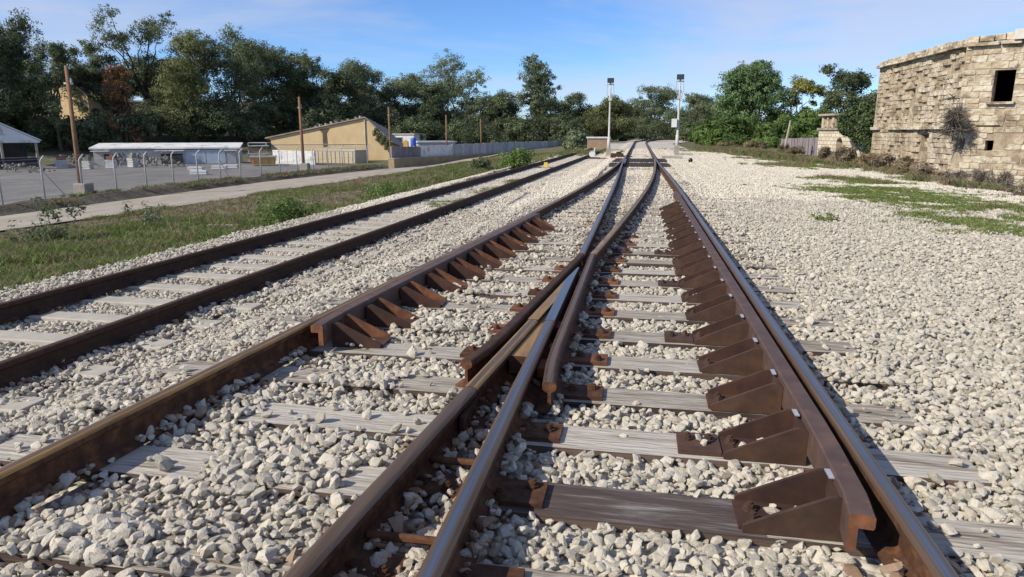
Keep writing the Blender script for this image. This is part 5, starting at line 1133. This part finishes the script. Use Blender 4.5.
Mt['brick'] = bpy.data.materials.new('brown brick'); m = Mt['brick']; m.use_nodes = True; t = m.node_tree; b = t.nodes['Principled BSDF']; b.inputs['Roughness'].default_value = .9
tc = N(t, 'ShaderNodeTexCoord'); mp = N(t, 'ShaderNodeMapping'); mp.inputs['Rotation'].default_value = (math.pi / 2, 0, 0); br = N(t, 'ShaderNodeTexBrick'); br.inputs['Scale'].default_value = 1; br.inputs['Brick Width'].default_value = .22; br.inputs['Row Height'].default_value = .075; br.inputs['Mortar Size'].default_value = .008
br.inputs['Color1'].default_value = (.27, .165, .095, 1); br.inputs['Color2'].default_value = (.37, .245, .15, 1); br.inputs['Mortar'].default_value = (.28, .24, .20, 1); t.links.new(tc.outputs['Object'], mp.inputs['Vector']); t.links.new(mp.outputs['Vector'], br.inputs['Vector']); t.links.new(br.outputs['Color'], b.inputs['Base Color'])
MB().box((0, 0, .45), (2.1, 1.2, 1.3)).build('brickwork', m, o); MB().box((0, 0, 1.16), (2.3, 1.4, .14)).build('cap', Mt['white'], o)
# small things near the switch
b0 = at(593, 157, 44); o = thing('switch_lever', 'small white switch lever stand left of the switch blades', 'switch lever', (b0.x, b0.y, float(hb(b0.x, b0.y))))
MB().box((0, 0, .06), (.9, .4, .14)).build('base', Mt['darkrust'], o); MB().tube([(0, 0, .1), (.12, 0, .75)], .04, 8).build('lever', Mt['white'], o); MB().tube([(-.05, -.2, .35), (-.05, .2, .35)], .2, 14).build('weight', Mt['white'], o); MB().tube([(.2, 0, .08), (2.6, 0, .05)], .025, 6).build('rod', Mt['darkrust'], o)
b0 = at(617, 158, 40); o = thing('switch_drive', 'dark switch drive lying beside the left rail at the blades', 'switch drive', (b0.x, b0.y, float(hb(b0.x, b0.y)))); MB().box((0, 0, .12), (.8, .5, .24), taper=.12).build('housing', Mt['darkrust'], o); MB().box((.1, 0, .28), (.3, .3, .10)).tube([(.2, 0, .1), (.9, 0, .06)], .03, 6).build('cover', Mt['black'], o)
b0 = at(690.5, 161, 33.5); o = thing('dwarf_signal', 'small round black dwarf signal on the gravel right of the track', 'signal', (b0.x, b0.y, float(hb(b0.x, b0.y)))); MB().tube([(0, .08, .14), (0, 0, .14), (0, -.06, .14)], [.10, .11, .085], 14).build('head', Mt['black'], o, True); MB().box((0, 0, .04), (.16, .2, .1)).build('base', Mt['darkrust'], o)
b0 = at(546, 160, 33); o = thing('marker_stone', 'small yellow painted marker beside the siding rail', 'marker', (b0.x, b0.y, ZA)); bm_ = MB().box((0, 0, .14), (.22, .18, .24), taper=.25).build('body', material('yellow paint', [(.3, (.62, .42, .03)), (.7, (.72, .52, .07))], 3, .7), o); MB().box((0, 0, .02), (.4, .34, .06)).build('foot', Mt['block'], o)
for px, py, D, lab in ((672, 160, 38, 'flat concrete slab at the foot of the right mast'), (684, 154, 44, 'long low concrete slab right of the right mast')):
    b0 = at(px, py, D); o = thing('concrete_slab', lab, 'slab', (b0.x, b0.y, float(hb(b0.x, b0.y)) + .02), random.uniform(-.1, .1)); MB().box((0, 0, .06), (1.1, .55, .12)).build('slab', Mt['block'], o); MB().box((.1, 0, .13), (.5, .3, .03)).build('lid', Mt['galv'], o)
b0 = at(333 / 4 + 700, 158, 58); o = thing('leaning_post', 'leaning pale wooden post among the dry grass', 'post', (b0.x, b0.y, g1(b0.x, b0.y))); MB().tube([(0, 0, -.2), (.12, 0, 1.2), (.32, 0, 2.9)], [.10, .09, .07], 8).build('shaft', material('grey old wood', [(.3, (.30, .26, .20)), (.7, (.46, .41, .33))], 3, .9, stretch=(4, 4, .5)), o); MB().box((.28, -.05, 2.5), (.06, .3, .08)).build('staple', Mt['galv'], o)
panel_row(782, 822, 62, 58, (138.5, 137.5), 'grey corrugated metal fence left of the small ruin', Mt['purple'], 'sheet_fence', 14, 1.2)
# scattered pale litter and planks beyond the siding
for px, py, D, lab in ((222, 214, 18, 'pale flat plank lying in the grass strip'), (456, 196, 14.5, 'weathered plank lying between the siding rails, near one'), (480, 188, 17, 'weathered plank lying between the siding rails, far one')):
    b0 = at(px, py, D); z = g1(b0.x, b0.y) + .06 if px < 300 else ZA - .03
    o = thing('plank', lab, 'plank', (b0.x, b0.y, z + .03), random.uniform(-.2, .2)); MB().box((0, 0, 0), (.8, .16, .04)).build('board', Mt['timber'], o); MB().box((.3, 0, .024), (.03, .03, .01)).build('nail', Mt['rust'], o)
print('all ok')
